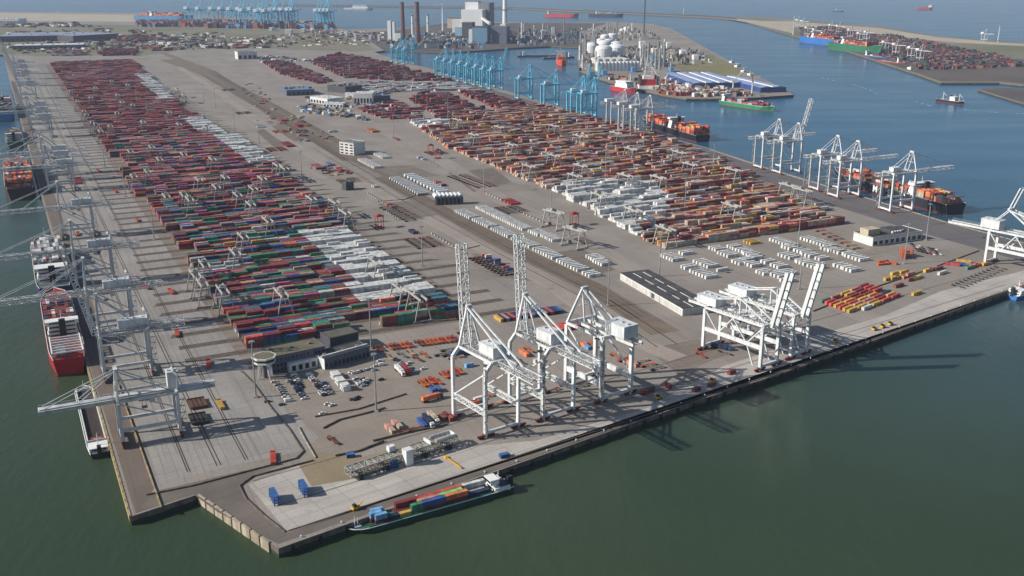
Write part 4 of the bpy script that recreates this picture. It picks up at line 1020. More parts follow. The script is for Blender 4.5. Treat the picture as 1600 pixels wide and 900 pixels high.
# ------------------------------------------------------------------ vehicles and trailers
CAR_C = {'white': 'dcdcda', 'silver': '9a9da0', 'black': '17181a', 'dark blue': '1f2a4a', 'red': '8e1f1c', 'blue': '2a4f86', 'grey': '5c5f62', 'maroon': '5a1c20'}
M_TYRE = mat('tyre rubber', '141414', 0.9, 0.0, 0.0)
CARP = {}
def make_car(col, van):
    def f():
        M = mat(col + ' car paint', CAR_C[col], 0.3, 0.1, 0.0, 1, 0.5); r = thing('parked_car' if not van else 'parked_van', 'c', 'van' if van else 'car')
        h = 1.0 if not van else 1.15
        b = MB(); k = 2.2 if not van else 2.5
        pr = [(-k, .35), (-k, h - .12), (-k + .25, h), (k - 1.3, h), (k - .12, h - .22), (k, .4)]
        n = len(pr); vs = [(x, -.88, z) for x, z in pr] + [(x, .88, z) for x, z in pr]; b.v += vs
        for i in range(n): j = (i + 1) % n; b.f.append((i, j, n + j, n + i)[::-1]); b.m.append(0)
        b.f.append(tuple(range(n))); b.m.append(0); b.f.append(tuple(range(2 * n - 1, n - 1, -1))); b.m.append(0)
        b.build('body', M, r)
        b = MB(); x0, x1 = (-1.75, .95) if not van else (-2.45, 1.3); zt = 1.48 if not van else 2.15; ins = .35 if not van else .1
        b.hexa([(x0, -.8, h), (x1, -.8, h), (x1, .8, h), (x0, .8, h), (x0 + ins * 1.4, -.66, zt - .05), (x1 - ins * 2, -.66, zt - .05), (x1 - ins * 2, .66, zt - .05), (x0 + ins * 1.4, .66, zt - .05)])
        cb = b.build('cabin_glass', M_GLASS if not van else M, r)
        b = MB(); b.box(x0 + ins * 1.4 - .04, x1 - ins * 2 + .04, -.68, .68, zt - .048, zt); b.build('roof', M, r)
        if van: b = MB(); b.box(1.12, 1.2, -.66, .66, 1.3, 1.95); b.build('windscreen', M_GLASS, r)
        for x in (-1.35, 1.4):
            for y in (-.82, .82):
                b = MB(); b.cyl((x, y - .11, .34), (x, y + .11, .34), .34, 8); b.build('wheel', M_TYRE, r)
        for y in (-.6, .6): b = MB(); b.box(k - .1, k + .02, y - .17, y + .17, .55, .72); b.build('headlight', M_WHITE, r)
        return r
    return f
def car(px, col, ang, label, group, van=False):
    key = (col, van)
    if key not in CARP: CARP[key] = Proto(make_car(col, van))
    p = G(*px); CARP[key].at((p.x, p.y, 0.016), ang, label, group)
W_, S_, K_, D_, R_, B_, G_ = 'white', 'silver', 'black', 'dark blue', 'red', 'blue', 'grey'
lotA = [[(290, 655, W_), (355, 725, S_), (385, 770, S_), (420, 830, W_), (460, 880, W_), (210, 888, G_)], [(465, 650, S_), (560, 700, K_), (555, 735, D_), (580, 765, K_), (600, 800, S_), (640, 855, W_)],
        [(530, 588, W_), (550, 612, W_), (570, 665, S_), (600, 712, K_), (575, 745, B_)], [(705, 580, W_), (730, 615, W_), (770, 650, R_), (785, 682, S_), (830, 735, K_), (845, 782, W_), (880, 812, K_)], [(870, 672, B_), (900, 715, W_), (925, 765, 'maroon'), (945, 798, S_)],
        [(1090, 575, W_), (1080, 603, S_), (1190, 545, W_), (1230, 553, W_), (1270, 540, W_), (1310, 525, W_), (1400, 512, S_), (1430, 500, W_)], [(1245, 622, W_), (1270, 655, S_), (1300, 685, W_), (1370, 660, S_), (1345, 700, S_), (1335, 625, K_), (1390, 640, S_)],
        [(1540, 632, K_), (1205, 862, G_), (1265, 842, K_), (1490, 468, W_), (1520, 462, W_), (1553, 458, W_), (1530, 412, W_), (1462, 520, S_)]]
rown = ['leftmost', 'second', 'third', 'fourth', 'fifth', 'sixth', 'seventh', 'rightmost']
for k, row in enumerate(lotA):
    cnt = {}
    for i, (x, y, c_) in enumerate(row):
        car((390 + x / 7.5, 510 + y / 7.5), c_, FA - .15 + random.choice((0, math.pi)) + random.uniform(-.05, .05), '%s car parked %s in the %s line of the car park by the offices' % (c_, nth(i + 1), rown[k]), 'cars in the office car park', van=(k, i) in ((0, 4), (2, 0), (3, 0), (7, 5)))
for k, row in enumerate(lotA[:7]):                        # the cars standing between those
    n = 0
    for (x0, y0, _), (x1, y1, _) in zip(row, row[1:]):
        if not 34 < abs(y1 - y0) + abs(x1 - x0) * .6 < 110: continue
        n += 1; c_ = random.choice((W_, S_, G_, K_, D_, S_))
        car((390 + (x0 + x1) / 2 / 7.5, 510 + (y0 + y1) / 2 / 7.5), c_, FA - .15 + random.choice((0, math.pi)), '%s car filling the %s gap in the %s line of the office car park' % (c_, nth(n), rown[k]), 'cars in the office car park')
for i, (x, y, c_) in enumerate([(440, 633, G_), (512, 632, W_), (519, 634, W_), (556, 625, K_), (504, 647, W_), (624, 570, W_), (640, 568, W_), (662, 577, W_), (650, 581, W_)]):
    car((x, y), c_, FA + random.uniform(-.2, .2), '%s car standing loose on the asphalt, %s from the left below the car park' % (c_, nth(i + 1)), 'loose cars before the car park')
i = 0
for r_ in range(4):
    for q in range(7):
        if random.random() < .25: continue
        x, y = 1424 + q * 6.6 + r_ * 3.2, 382 + q * 1.5 + r_ * 3.6; i += 1
        car((x, y), random.choice((W_, S_, K_, G_, D_, K_, W_, R_)), FA + 1.2 + random.uniform(-.05, .05), 'car parked %s in row %s beside the right quay building' % (nth(q + 1), ('nearest it', 'two', 'three', 'four')[r_]), 'cars by the right quay building')

def make_trailer(M):
    def f():
        r = thing('container_trailer', 't', 'trailer')
        b = MB()
        for y in (-.55, .55): b.box(-6, 6, y - .12, y + .12, 1.0, 1.35)
        for x in (-5.9, -2, 2, 5.9): b.box(x - .15, x + .15, -1.2, 1.2, 1.12, 1.36)
        b.box(3.2, 6, -1.15, 1.15, 1.36, 1.5); b.box(-6, -4.6, -1.15, 1.15, 1.36, 1.46); b.build('frame', M, r)
        for x in (-4.9, -3.6, -2.3):
            b = MB(); b.box(x - .06, x + .06, -1, 1, .44, .56)
            for y in (-1, 1): b.cyl((x, y - .2, .5), (x, y + .2, .5), .5, 8)
            b.build('axle', M_TYRE, r)
        for y in (-.7, .7): b = MB(); b.box(3.4, 3.6, y - .1, y + .1, .03, 1.1); b.build('landing_leg', M_DARK, r)
        return r
    return f
TRP = {k: Proto(make_trailer(mat(k + ' trailer paint', h, .6, 0, .35, .5))) for k, h in (('orange', 'c2602f'), ('rust brown', '7a3d2a'), ('grey', '6e6a66'), ('red', 'a8372a'), ('tan', 'b99470'))}
def trailer(px, col, ang, label, group): p = G(*px); return TRP[col].at((p.x, p.y, 0.0), ang, label, group)
TA = QA + math.pi
for k in range(20):
    if k in (2, 9): continue
    col = random.choice(('orange', 'rust brown', 'orange', 'rust brown', 'tan', 'red'))
    trailer((589 + k * 6.4, 546.5 - k * .85), col, TA + random.uniform(-.04, .04), '%s empty trailer, %s from left in the long row behind the workshop' % (col, nth(k + 1)), 'trailers in the long row')
for k, (x, y, c_) in enumerate([(659, 601, 'orange'), (665, 600, 'orange'), (671, 597, 'orange'), (677, 596, 'red'), (683, 597, 'orange'), (693, 588, 'orange'), (698, 587, 'red'), (706, 584, 'orange'), (712, 582, 'red'), (718, 581, 'orange')]):
    trailer((x, y), c_, TA + random.uniform(-.05, .05), '%s trailer, %s from left in the short row left of the first lattice crane' % (c_, nth(k + 1)), 'trailers in the short row')
k = 0
for r_ in range(3):
    for q in range(11):
        k += 1; trailer((740 + q * 5 + r_ * 7, 404 + q * 2.6 - r_ * .5), random.choice(('grey', 'grey', 'rust brown')), RA + random.uniform(-.04, .04), 'empty dark rack, %s of %s line in patch left of the rail line' % (nth(q + 1), ('left', 'middle', 'right')[r_]), 'empty racks in the left patch')
for r_ in range(2):
    for q in range(12):
        trailer((705 + q * 4.2 + r_ * 18, 276 + q * 1.6 - r_ * 2), random.choice(('grey', 'rust brown')), RA, 'empty dark rack, %s of %s line in the patch by the domed tanks' % (nth(q + 1), ('left', 'right')[r_]), 'empty racks by the domed tanks')
for r_ in range(2):
    for q in range(9):
        trailer((600 + q * 5 + r_ * 12, 325 + q * 2.6 - r_ * 3), random.choice(('grey', 'orange', 'rust brown', 'grey')), RA, 'empty rack, %s of %s line beside the small gate office' % (nth(q + 1), ('left', 'right')[r_]), 'empty racks by the gate office')
for q in range(9):
    trailer((1262 + q * 9.5, 352 + q * 4.6), random.choice(('rust brown', 'red', 'tan', 'orange')), RA, 'empty trailer, %s of the line below the right block corner' % nth(q + 1), 'trailers at the right block corner')
for q in range(12):
    trailer((1496 + q * 6.0, 448 - q * 2.6), 'grey', TA, 'empty dark rack, %s in the row by the right edge of the front quay' % nth(q + 1), 'racks by the right edge')
def truck(px, ang, cab, load, label, ln=CL):
    """tractor with trailer; its container, if any, is a thing of its own"""
    p = G(*px); t = thing('container_truck', label, 'truck', (p.x, p.y, 0), ang)
    M = mat(cab + ' truck paint', CAR_C.get(cab, PAL.get(cab, 'cccccc')), .4, 0, .1)
    b = MB(); b.box(6.6, 8.6, -1.2, 1.2, .7, 2.9); b.box(6.6, 7.9, -1.1, 1.1, 2.9, 3.5); cb = b.build('cab', M, t)
    b = MB(); b.box(8.6, 8.66, -1.05, 1.05, 1.75, 2.75); b.build('windscreen', M_GLASS, cb)
    b = MB(); b.box(-6.2, 6.6, -.5, .5, .85, 1.15); b.box(-6.2, 5.6, -1.2, 1.2, 1.15, 1.4); b.build('chassis', M_DARK, t)
    for x in (-5.2, -3.9, -2.6, 5, 7.6):
        b = MB()
        for y in (-1, 1): b.cyl((x, y - .2, .52), (x, y + .2, .52), .5, 8)
        b.box(x - .07, x + .07, -1, 1, .45, .59); b.build('axle', M_TYRE, t)
    if load: cont(load, (p.x, p.y, 1.41), ang, '%s container carried by the %s' % (load, label), 'containers on trucks', CL)
for px, a, cab, ld, lb in (((622, 566), TA, 'light blue', None, 'light blue truck by the white cars'), ((624, 582), TA, 'white', 'white', 'white truck nearest the car park mast'), ((633, 580), TA, 'red', 'dark red', 'red truck right of the white truck'), ((668, 661), TA, 'white', 'dark blue', 'white truck left of the brown boxes'),
                           ((676, 656), TA, 'white', 'beige', 'white truck with pale load'), ((673, 626), FA, 'grey', 'orange', 'grey truck parked alone on asphalt'), ((1124, 545), -.5, 'blue', 'dark blue', 'blue truck under the low white cranes'), ((716, 556), RA, 'blue', 'blue', 'blue truck behind the first lattice crane'), ((704, 556), RA, 'yellow', None, 'yellow truck behind the first lattice crane'),
                           ((520, 207), RA, 'white', 'white', 'white truck far up the middle road')):
    truck(px, a, cab, ld, lb)
def agv(px, ang, col, label):
    p = G(*px); t = thing('apron_carrier', label, 'carrier vehicle', (p.x, p.y, .02), ang); M = mat(col + ' carrier paint', {'red': 'a8432e', 'brown': '5e4436', 'dark': '3a3431', 'yellow': 'b08a3e'}[col], .6, 0, .3)
    b = MB(); b.box(-7, 7, -1.45, 1.45, .7, 1.5); b.box(-7.3, -6.4, -1.4, 1.4, .5, 2.0); b.box(6.4, 7.3, -1.4, 1.4, .5, 2.0); b.build('body', M, t)
    for x in (-4.2, 4.2):
        for y in (-1.2, 1.2): b = MB(); b.cyl((x, y - .25, .62), (x, y + .25, .62), .6, 8); b.build('wheel', M_TYRE, t)
n = 0
for (x0, y0, col, w_) in ((299, 634, 'brown', 'upper'), (301, 658, 'dark', 'lower')):
    for q in range(4):
        agv((x0 + q * 6.5, y0 - q * 1.1), QA, col, '%s flat carrier, %s from left in the %s group on the left apron' % (col, nth(q + 1), w_))
agv((345, 634), QA, 'yellow', 'yellow brown flat carrier alone right of the two dark groups')
for k, (x, y) in enumerate(((326, 571), (277, 523), (268, 457), (228, 450), (150, 395), (122, 367), (427, 718), (215, 345), (180, 300), (155, 268))):
    agv((x, y), QA + random.uniform(-.3, .3), 'red', 'red flat carrier on the left apron, %s along from the low wall' % nth([10, 0, 1, 2, 3, 4, 5, 6, 7, 8, 9].index(k) if False else k + 1))

# loose containers on the yard
YG = 'loose containers on the yard'
def loose(px, col, ang, label, ln=CL, z=0.0, dz=0):
    p = G(*px); return cont(col, (p.x, p.y, z), ang, label, YG, ln)
for k in range(20):
    col = 'yellow' if k == 0 else ('red', 'dark blue', 'salmon', 'blue')[k % 4] if k % 3 else 'dark blue'
    loose((779 + k * 4.9, 500 - k * .72), col, TA, '%s box, %s from left in long mixed row behind raised lattice booms' % (col, nth(k + 1)), C20 * 1.6 if False else CL)
for k in range(11):
    loose((858 + k * 4.4, 519 - k * 1.1), 'red', TA, 'red box, %s from left in the all red row behind the white cranes' % nth(k + 1), CL)
for k, (x, y, c_, z) in enumerate([(757, 401, 'red', 0), (763, 406, 'blue', 0), (770, 409, 'blue', 0), (777, 413, 'salmon', 0), (784, 416, 'dark blue', 0), (790, 420, 'red', 0), (796, 423, 'blue', 0), (763, 406, 'white', CH), (777, 413, 'blue', CH)]):
    loose((x, y), c_, RA, '%s box, %s in the red and blue cluster left of the rail line%s' % (c_, nth(k + 1), ', on top' if z else ''), C20, z)
tan = [(606, 670), (613, 676), (617, 664), (624, 669)]
for k, p in enumerate(tan): loose(p, 'beige' if k % 2 else 'salmon', TA, 'tan twenty-foot box, %s of four on the yard before the laid down girder' % nth(k + 1), C20, .0)
for k, (x, y, c_) in enumerate([(660, 664, 'blue'), (692, 655, 'rust brown'), (697, 652, 'dark red'), (703, 656, 'rust brown'), (709, 653, 'dark red'), (712, 648, 'rust brown'), (676, 612, 'blue'), (686, 611, 'blue'), (816, 552, 'orange'), (822, 556, 'orange'), (912, 541, 'orange'), (918, 545, 'light blue'), (985, 570, 'orange'), (992, 572, 'salmon'), (1043, 605, 'dark red'), (1016, 612, 'maroon'), (1088, 611, 'maroon'), (1112, 603, 'rust brown'), (1143, 584, 'dark red'), (733, 573, 'light blue'), (1008, 615, 'dark red'), (742, 632, 'orange')]):
    loose((x, y), c_, TA if k < 15 else FA, '%s container standing loose on the yard, %s of strays from left' % (c_, nth(k + 1)), C20 if k not in (0,) else CL)
# the red and yellow container field
A0, A1, A2 = G(1278, 473), G(1341, 496), G(1364, 441)
ex = (A1 - A0); ey = (A2 - A0); nx = int(ex.length / 4.6); ny = int(ey.length / 14.6); ea = math.atan2(ey.y, ey.x); ex.normalize(); ey.normalize()
for j in range(ny):
    for i in range(nx):
        if random.random() < .06: continue
        p = A0 + ex * (4.6 * (i + .5)) + ey * (14.6 * (j + .5) + (i % 2) * .6); col = pick([('yellow', 5), ('red', 4), ('dark red', 4), ('salmon', 1.5), ('dark blue', .7), ('white', .4)]) if j or i else 'teal'
        cont(col, (p.x, p.y, .03), ea, '%s container, %s across and %s back in striped field by front quay' % (col, nth(i + 1), nth(j + 1)), 'red and yellow container field', CL)
for k, (x, y, c_, z) in enumerate([(1388, 437, 'yellow', 0), (1398, 436, 'yellow', 0), (1407, 434, 'yellow', 0), (1416, 434, 'salmon', 0), (1424, 438, 'rust brown', 0), (1432, 436, 'yellow', 0), (1398, 433, 'yellow', CH), (1411, 431, 'yellow', CH), (1422, 434, 'salmon', CH), (1432, 460, 'yellow', 0), (1450, 424, 'yellow', 0), (1458, 422, 'salmon', 0), (1466, 421, 'rust brown', 0), (1472, 428, 'white', 0),
                                   (1488, 415, 'red', 0), (1497, 414, 'blue', 0), (1505, 410, 'yellow', 0), (1515, 420, 'teal', 0), (1522, 417, 'orange', 0), (1530, 415, 'orange', 0), (1540, 414, 'yellow', 0), (1548, 408, 'dark red', 0), (1404, 448, 'rust brown', 0)]):
    loose((x, y), c_, FA if k not in (14, 15, 16) else -.4, '%s container near right end of front quay, %s from striped field' % (c_, nth(k + 1)), CL, z + .03)
# spreader frames, blue racks, yellow machines on the quay
def frame_rack(px, ang, M, label, l=10, w_=2.4, h=5):
    t = thing('steel_rack', label, 'rack', G(*px), ang)
    for x in (-l / 2, -l / 6, l / 6, l / 2):
        for y in (-w_ / 2, w_ / 2): b = MB(); b.beam((x, y, .03), (x, y, h), .5); b.build('post', M, t)
    for z in (h * .3, h * .65, h): b = MB(); b.box(-l / 2 - .3, l / 2 + .3, -w_ / 2 - .25, w_ / 2 + .25, z - .3, z + .1); b.build('shelf', M, t)
M_BLUER = mat('blue rack paint', '3b5f94', .5, 0, .25)
M_ORAR = mat('orange frame paint', 'c25a30', .6, 0, .3)
frame_rack((429, 783), TA, M_BLUER, 'blue steel rack on the front concrete, left one of two'); frame_rack((475, 770), TA, M_BLUER, 'blue steel rack on the front concrete, right one of two')
frame_rack((616, 730), .3, M_BLUER, 'small blue lifting frame before the laid down girder', 4, 3, 3.5); frame_rack((548, 714), .3, M_BLUER, 'tiny blue box frame left of the laid down girder', 4, 2.5, 2); frame_rack((788, 714), .5, M_BLUER, 'blue box frame on the quay kerb right of the girder', 5, 2.5, 2)
for k, (x, y) in enumerate(((1378, 414), (1386, 411), (1394, 412), (1380, 410), (1411, 403), (1416, 400))):
    frame_rack((x, y), .3 + k, M_ORAR, 'orange spreader frame, %s from left in the pile by the lamp mast' % nth(k + 1), 9 if k < 4 else 12, 2.4, 1.6 if k < 4 else 7)
def yellow_machine(px, ang, label):
    t = thing('yellow_buffer', label, 'machine', G(*px), ang); b = MB(); b.box(-2, 2, -1.2, 1.2, .5, 1.8); b.build('body', M_YEL, t)
    b = MB(); b.box(-1.4, .2, -1, 1, 1.8, 3.0); b.build('cab', M_GLASS, t)
    for x in (-1.3, 1.3):
        for y in (-1.1, 1.1): b = MB(); b.cyl((x, y - .2, .55), (x, y + .2, .55), .5, 8); b.build('wheel', M_TYRE, t)
    b = MB(); b.beam((1.5, 0, 1.6), (4, 0, 3.4), .4); b.build('arm', M_YEL, t)
for k, (x, y) in enumerate(((1366, 516), (1379, 512), (1391, 508), (1029, 623), (1305, 535), (1113, 597), (767, 680), (556, 796))):
    yellow_machine((x, y), FA, 'small yellow machine on the front quay, %s' % ('leftmost of three by the right kerb', 'middle of three by the right kerb', 'rightmost of three by the right kerb', 'under the boomless crane', 'right of the twin raised booms', 'left of the low cranes', 'at the foot of the first lattice crane', 'beside the barge bow')[k])
a, c = G(697, 716), G(721, 733); t = thing('yellow_boom', 'thin yellow boom lying on the front concrete', 'boom', a, math.atan2((c - a).y, (c - a).x)); b = MB(); b.truss((0, 0, .7), ((c - a).length, 0, .7), .5, .5, 2, .14, .1); b.build('lattice', M_YEL, t); b = MB(); b.box(-1.4, .8, -.8, .8, .03, 1.2); b.build('base', M_YEL, t)

# small clusters on the middle yard
def cluster(px, n, cols, label, du=4.3, dv=0.0, ln=C20, up=.2):
    u, v = UV(*px)
    for k in range(n):
        p = L(u - k * du, v + k * dv + random.uniform(-.4, .4)); c_ = cols[k % len(cols)]
        cont(c_, (p.x, p.y, .04), RA, '%s box, %s in %s' % (c_, nth(k + 1), label), YG, ln)
cluster((492, 259), 8, ['red', 'orange', 'dark blue', 'light blue', 'orange'], 'mixed row below the grey cube office', 4.2, ln=CL)
cluster((512, 256), 5, ['blue', 'light blue', 'salmon'], 'blue row below the grey cube office', 4.2)
cluster((527, 264), 6, ['magenta', 'red', 'dark red'], 'pink red row below the grey cube office', 4.2)
cluster((445, 224), 10, ['dark red', 'maroon', 'rust brown', 'red'], 'dark red row level with the grey cube office', 4.2, ln=CL)
cluster((792, 314), 6, ['dark red', 'red'], 'red row by the wide road mast', 4.4, ln=CL)
cluster((681, 285), 7, ['salmon', 'orange', 'dark blue', 'blue'], 'row just behind the domed tanks', 4.4)
cluster((655, 247), 5, ['white', 'blue', 'blue', 'grey'], 'short blue white row by the wide road', 4.4)
cluster((606, 320), 5, ['orange', 'salmon', 'dark blue', 'blue'], 'row left of the rail line near the gate office', 4.4)
cluster((643, 362), 3, ['dark blue', 'blue', 'maroon'], 'small group by the red straddle carrier', 5)
cluster((585, 292), 2, ['white', 'white'], 'white pair beside the gate office', 5)
cluster((440, 187), 6, ['orange', 'rust brown', 'red'], 'row far up the middle road', 4.4, ln=CL)
cluster((465, 195), 6, ['red', 'red', 'dark red'], 'red row far up the middle road', 4.4, ln=CL)
cluster((404, 197), 6, ['grey', 'dark blue', 'white'], 'grey row beside the far rail bed', 4.4, ln=CL)
cluster((616, 217), 5, ['blue', 'salmon', 'red'], 'row at the head of the wide road', 4.4)
cluster((578, 203), 8, ['orange', 'rust brown', 'yellow'], 'orange row at the head of the wide road', 4.4, ln=CL)
cluster((1170, 378), 3, ['yellow', 'yellow'], 'yellow group by the right block corner', 4.4, ln=CL)
cluster((118, 280), 7, ['red', 'dark red', 'red'], 'red row on the left apron', 6, ln=CL)
M_BLK = mat('white painted block', 'd0cec8', .8, 0, .2, .3)
for j, (px, n, lb) in enumerate((((576, 303), 8, 'by the gate office'), ((605, 332), 6, 'in the rack patch left of the rail line'), ((676, 366), 9, 'in the empty patch left of the rail line'), ((762, 303), 10, 'by the wide road mast'), ((810, 330), 11, 'below the red row by the wide road'), ((664, 252), 7, 'right of the grey cube office'))):
    u, v = UV(*px)
    for k in range(n):
        p = L(u - k * 7.5, v); t = thing('concrete_block', 'small white block, %s of the line %s' % (nth(k + 1), lb), 'block', (p.x, p.y, .03), RA, 'lines of white blocks')
        b = MB(); b.prism([(-1.3, -.8), (1.3, -.8), (1.1, .8), (-1.1, .8)], 0, 1.5); b.build('body', M_BLK, t); b = MB(); b.box(-.5, .5, -.3, .3, 1.5, 1.9); b.build('lug', M_DARK, t)

for k, (x, y, c_, a_) in enumerate([(735, 630, 'orange', FA), (747, 626, 'white', FA), (758, 622, 'orange', FA), (770, 634, 'tan', FA), (812, 566, 'rust brown', TA), (826, 548, 'orange', TA), (840, 566, 'white', FA), (905, 548, 'red', TA), (925, 540, 'orange', TA), (962, 558, 'orange', TA), (975, 563, 'red', FA), (1002, 566, 'tan', FA), (1012, 572, 'orange', FA), (1026, 577, 'grey', FA), (862, 612, 'rust brown', FA), (905, 606, 'grey', FA), (628, 556, 'grey', TA), (642, 552, 'tan', TA), (652, 562, 'rust brown', TA), (663, 556, 'orange', TA), (608, 560, 'tan', TA), (700, 548, 'grey', RA), (712, 560, 'tan', RA), (690, 555, 'grey', RA), (725, 520, 'rust brown', RA), (650, 672, 'rust brown', FA), (635, 675, 'rust brown', FA), (520, 690, 'rust brown', TA), (1095, 556, 'red', TA), (1132, 552, 'grey', TA)]):
    if c_ == 'white': loose((x, y), 'white', a_, 'white box among the mixed gear behind the front cranes, %s' % ('left one' if k == 1 else 'right one'), C20)
    else: trailer((x, y), c_, a_ + random.uniform(-.15, .15), '%s empty trailer standing %s the front cranes, %s of these' % (c_, 'left of' if x < 715 else ('right of' if x > 1000 else 'between'), nth(k + 1)), 'gear strewn round the front cranes')

def racks(px, n, m_, cols, label):
    u, v = UV(*px)
    for r_ in range(m_):
        for k in range(n):
            p = L(u - k * 4.4, v + r_ * 15); c_ = random.choice(cols)
            TRP[c_].at((p.x, p.y, .03), RA + random.uniform(-.03, .03), 'empty %s rack, %s of %s line in %s' % (c_, nth(k + 1), ('left', 'middle', 'right')[r_], label), 'empty racks on the middle yard')
racks((420, 232), 8, 2, ('rust brown', 'red'), 'patch level with the grey cube office')
racks((372, 176), 7, 2, ('grey', 'rust brown'), 'patch up the middle road')
racks((350, 140), 7, 2, ('grey', 'rust brown', 'grey'), 'farthest patch of the middle road')
racks((530, 281), 6, 2, ('grey', 'grey', 'tan'), 'patch before the small gate office')
racks((640, 375), 9, 2, ('grey', 'rust brown'), 'patch beside the reefer stacks')
racks((668, 238), 7, 2, ('grey', 'grey', 'rust brown'), 'patch at the red straddle carriers')
racks((430, 205), 6, 2, ('orange', 'rust brown'), 'orange patch up the middle road')
racks((905, 374), 5, 1, ('grey',), 'dark group right of the idle gantries')
racks((780, 325), 8, 2, ('grey', 'rust brown'), 'patch below the wide road mast')
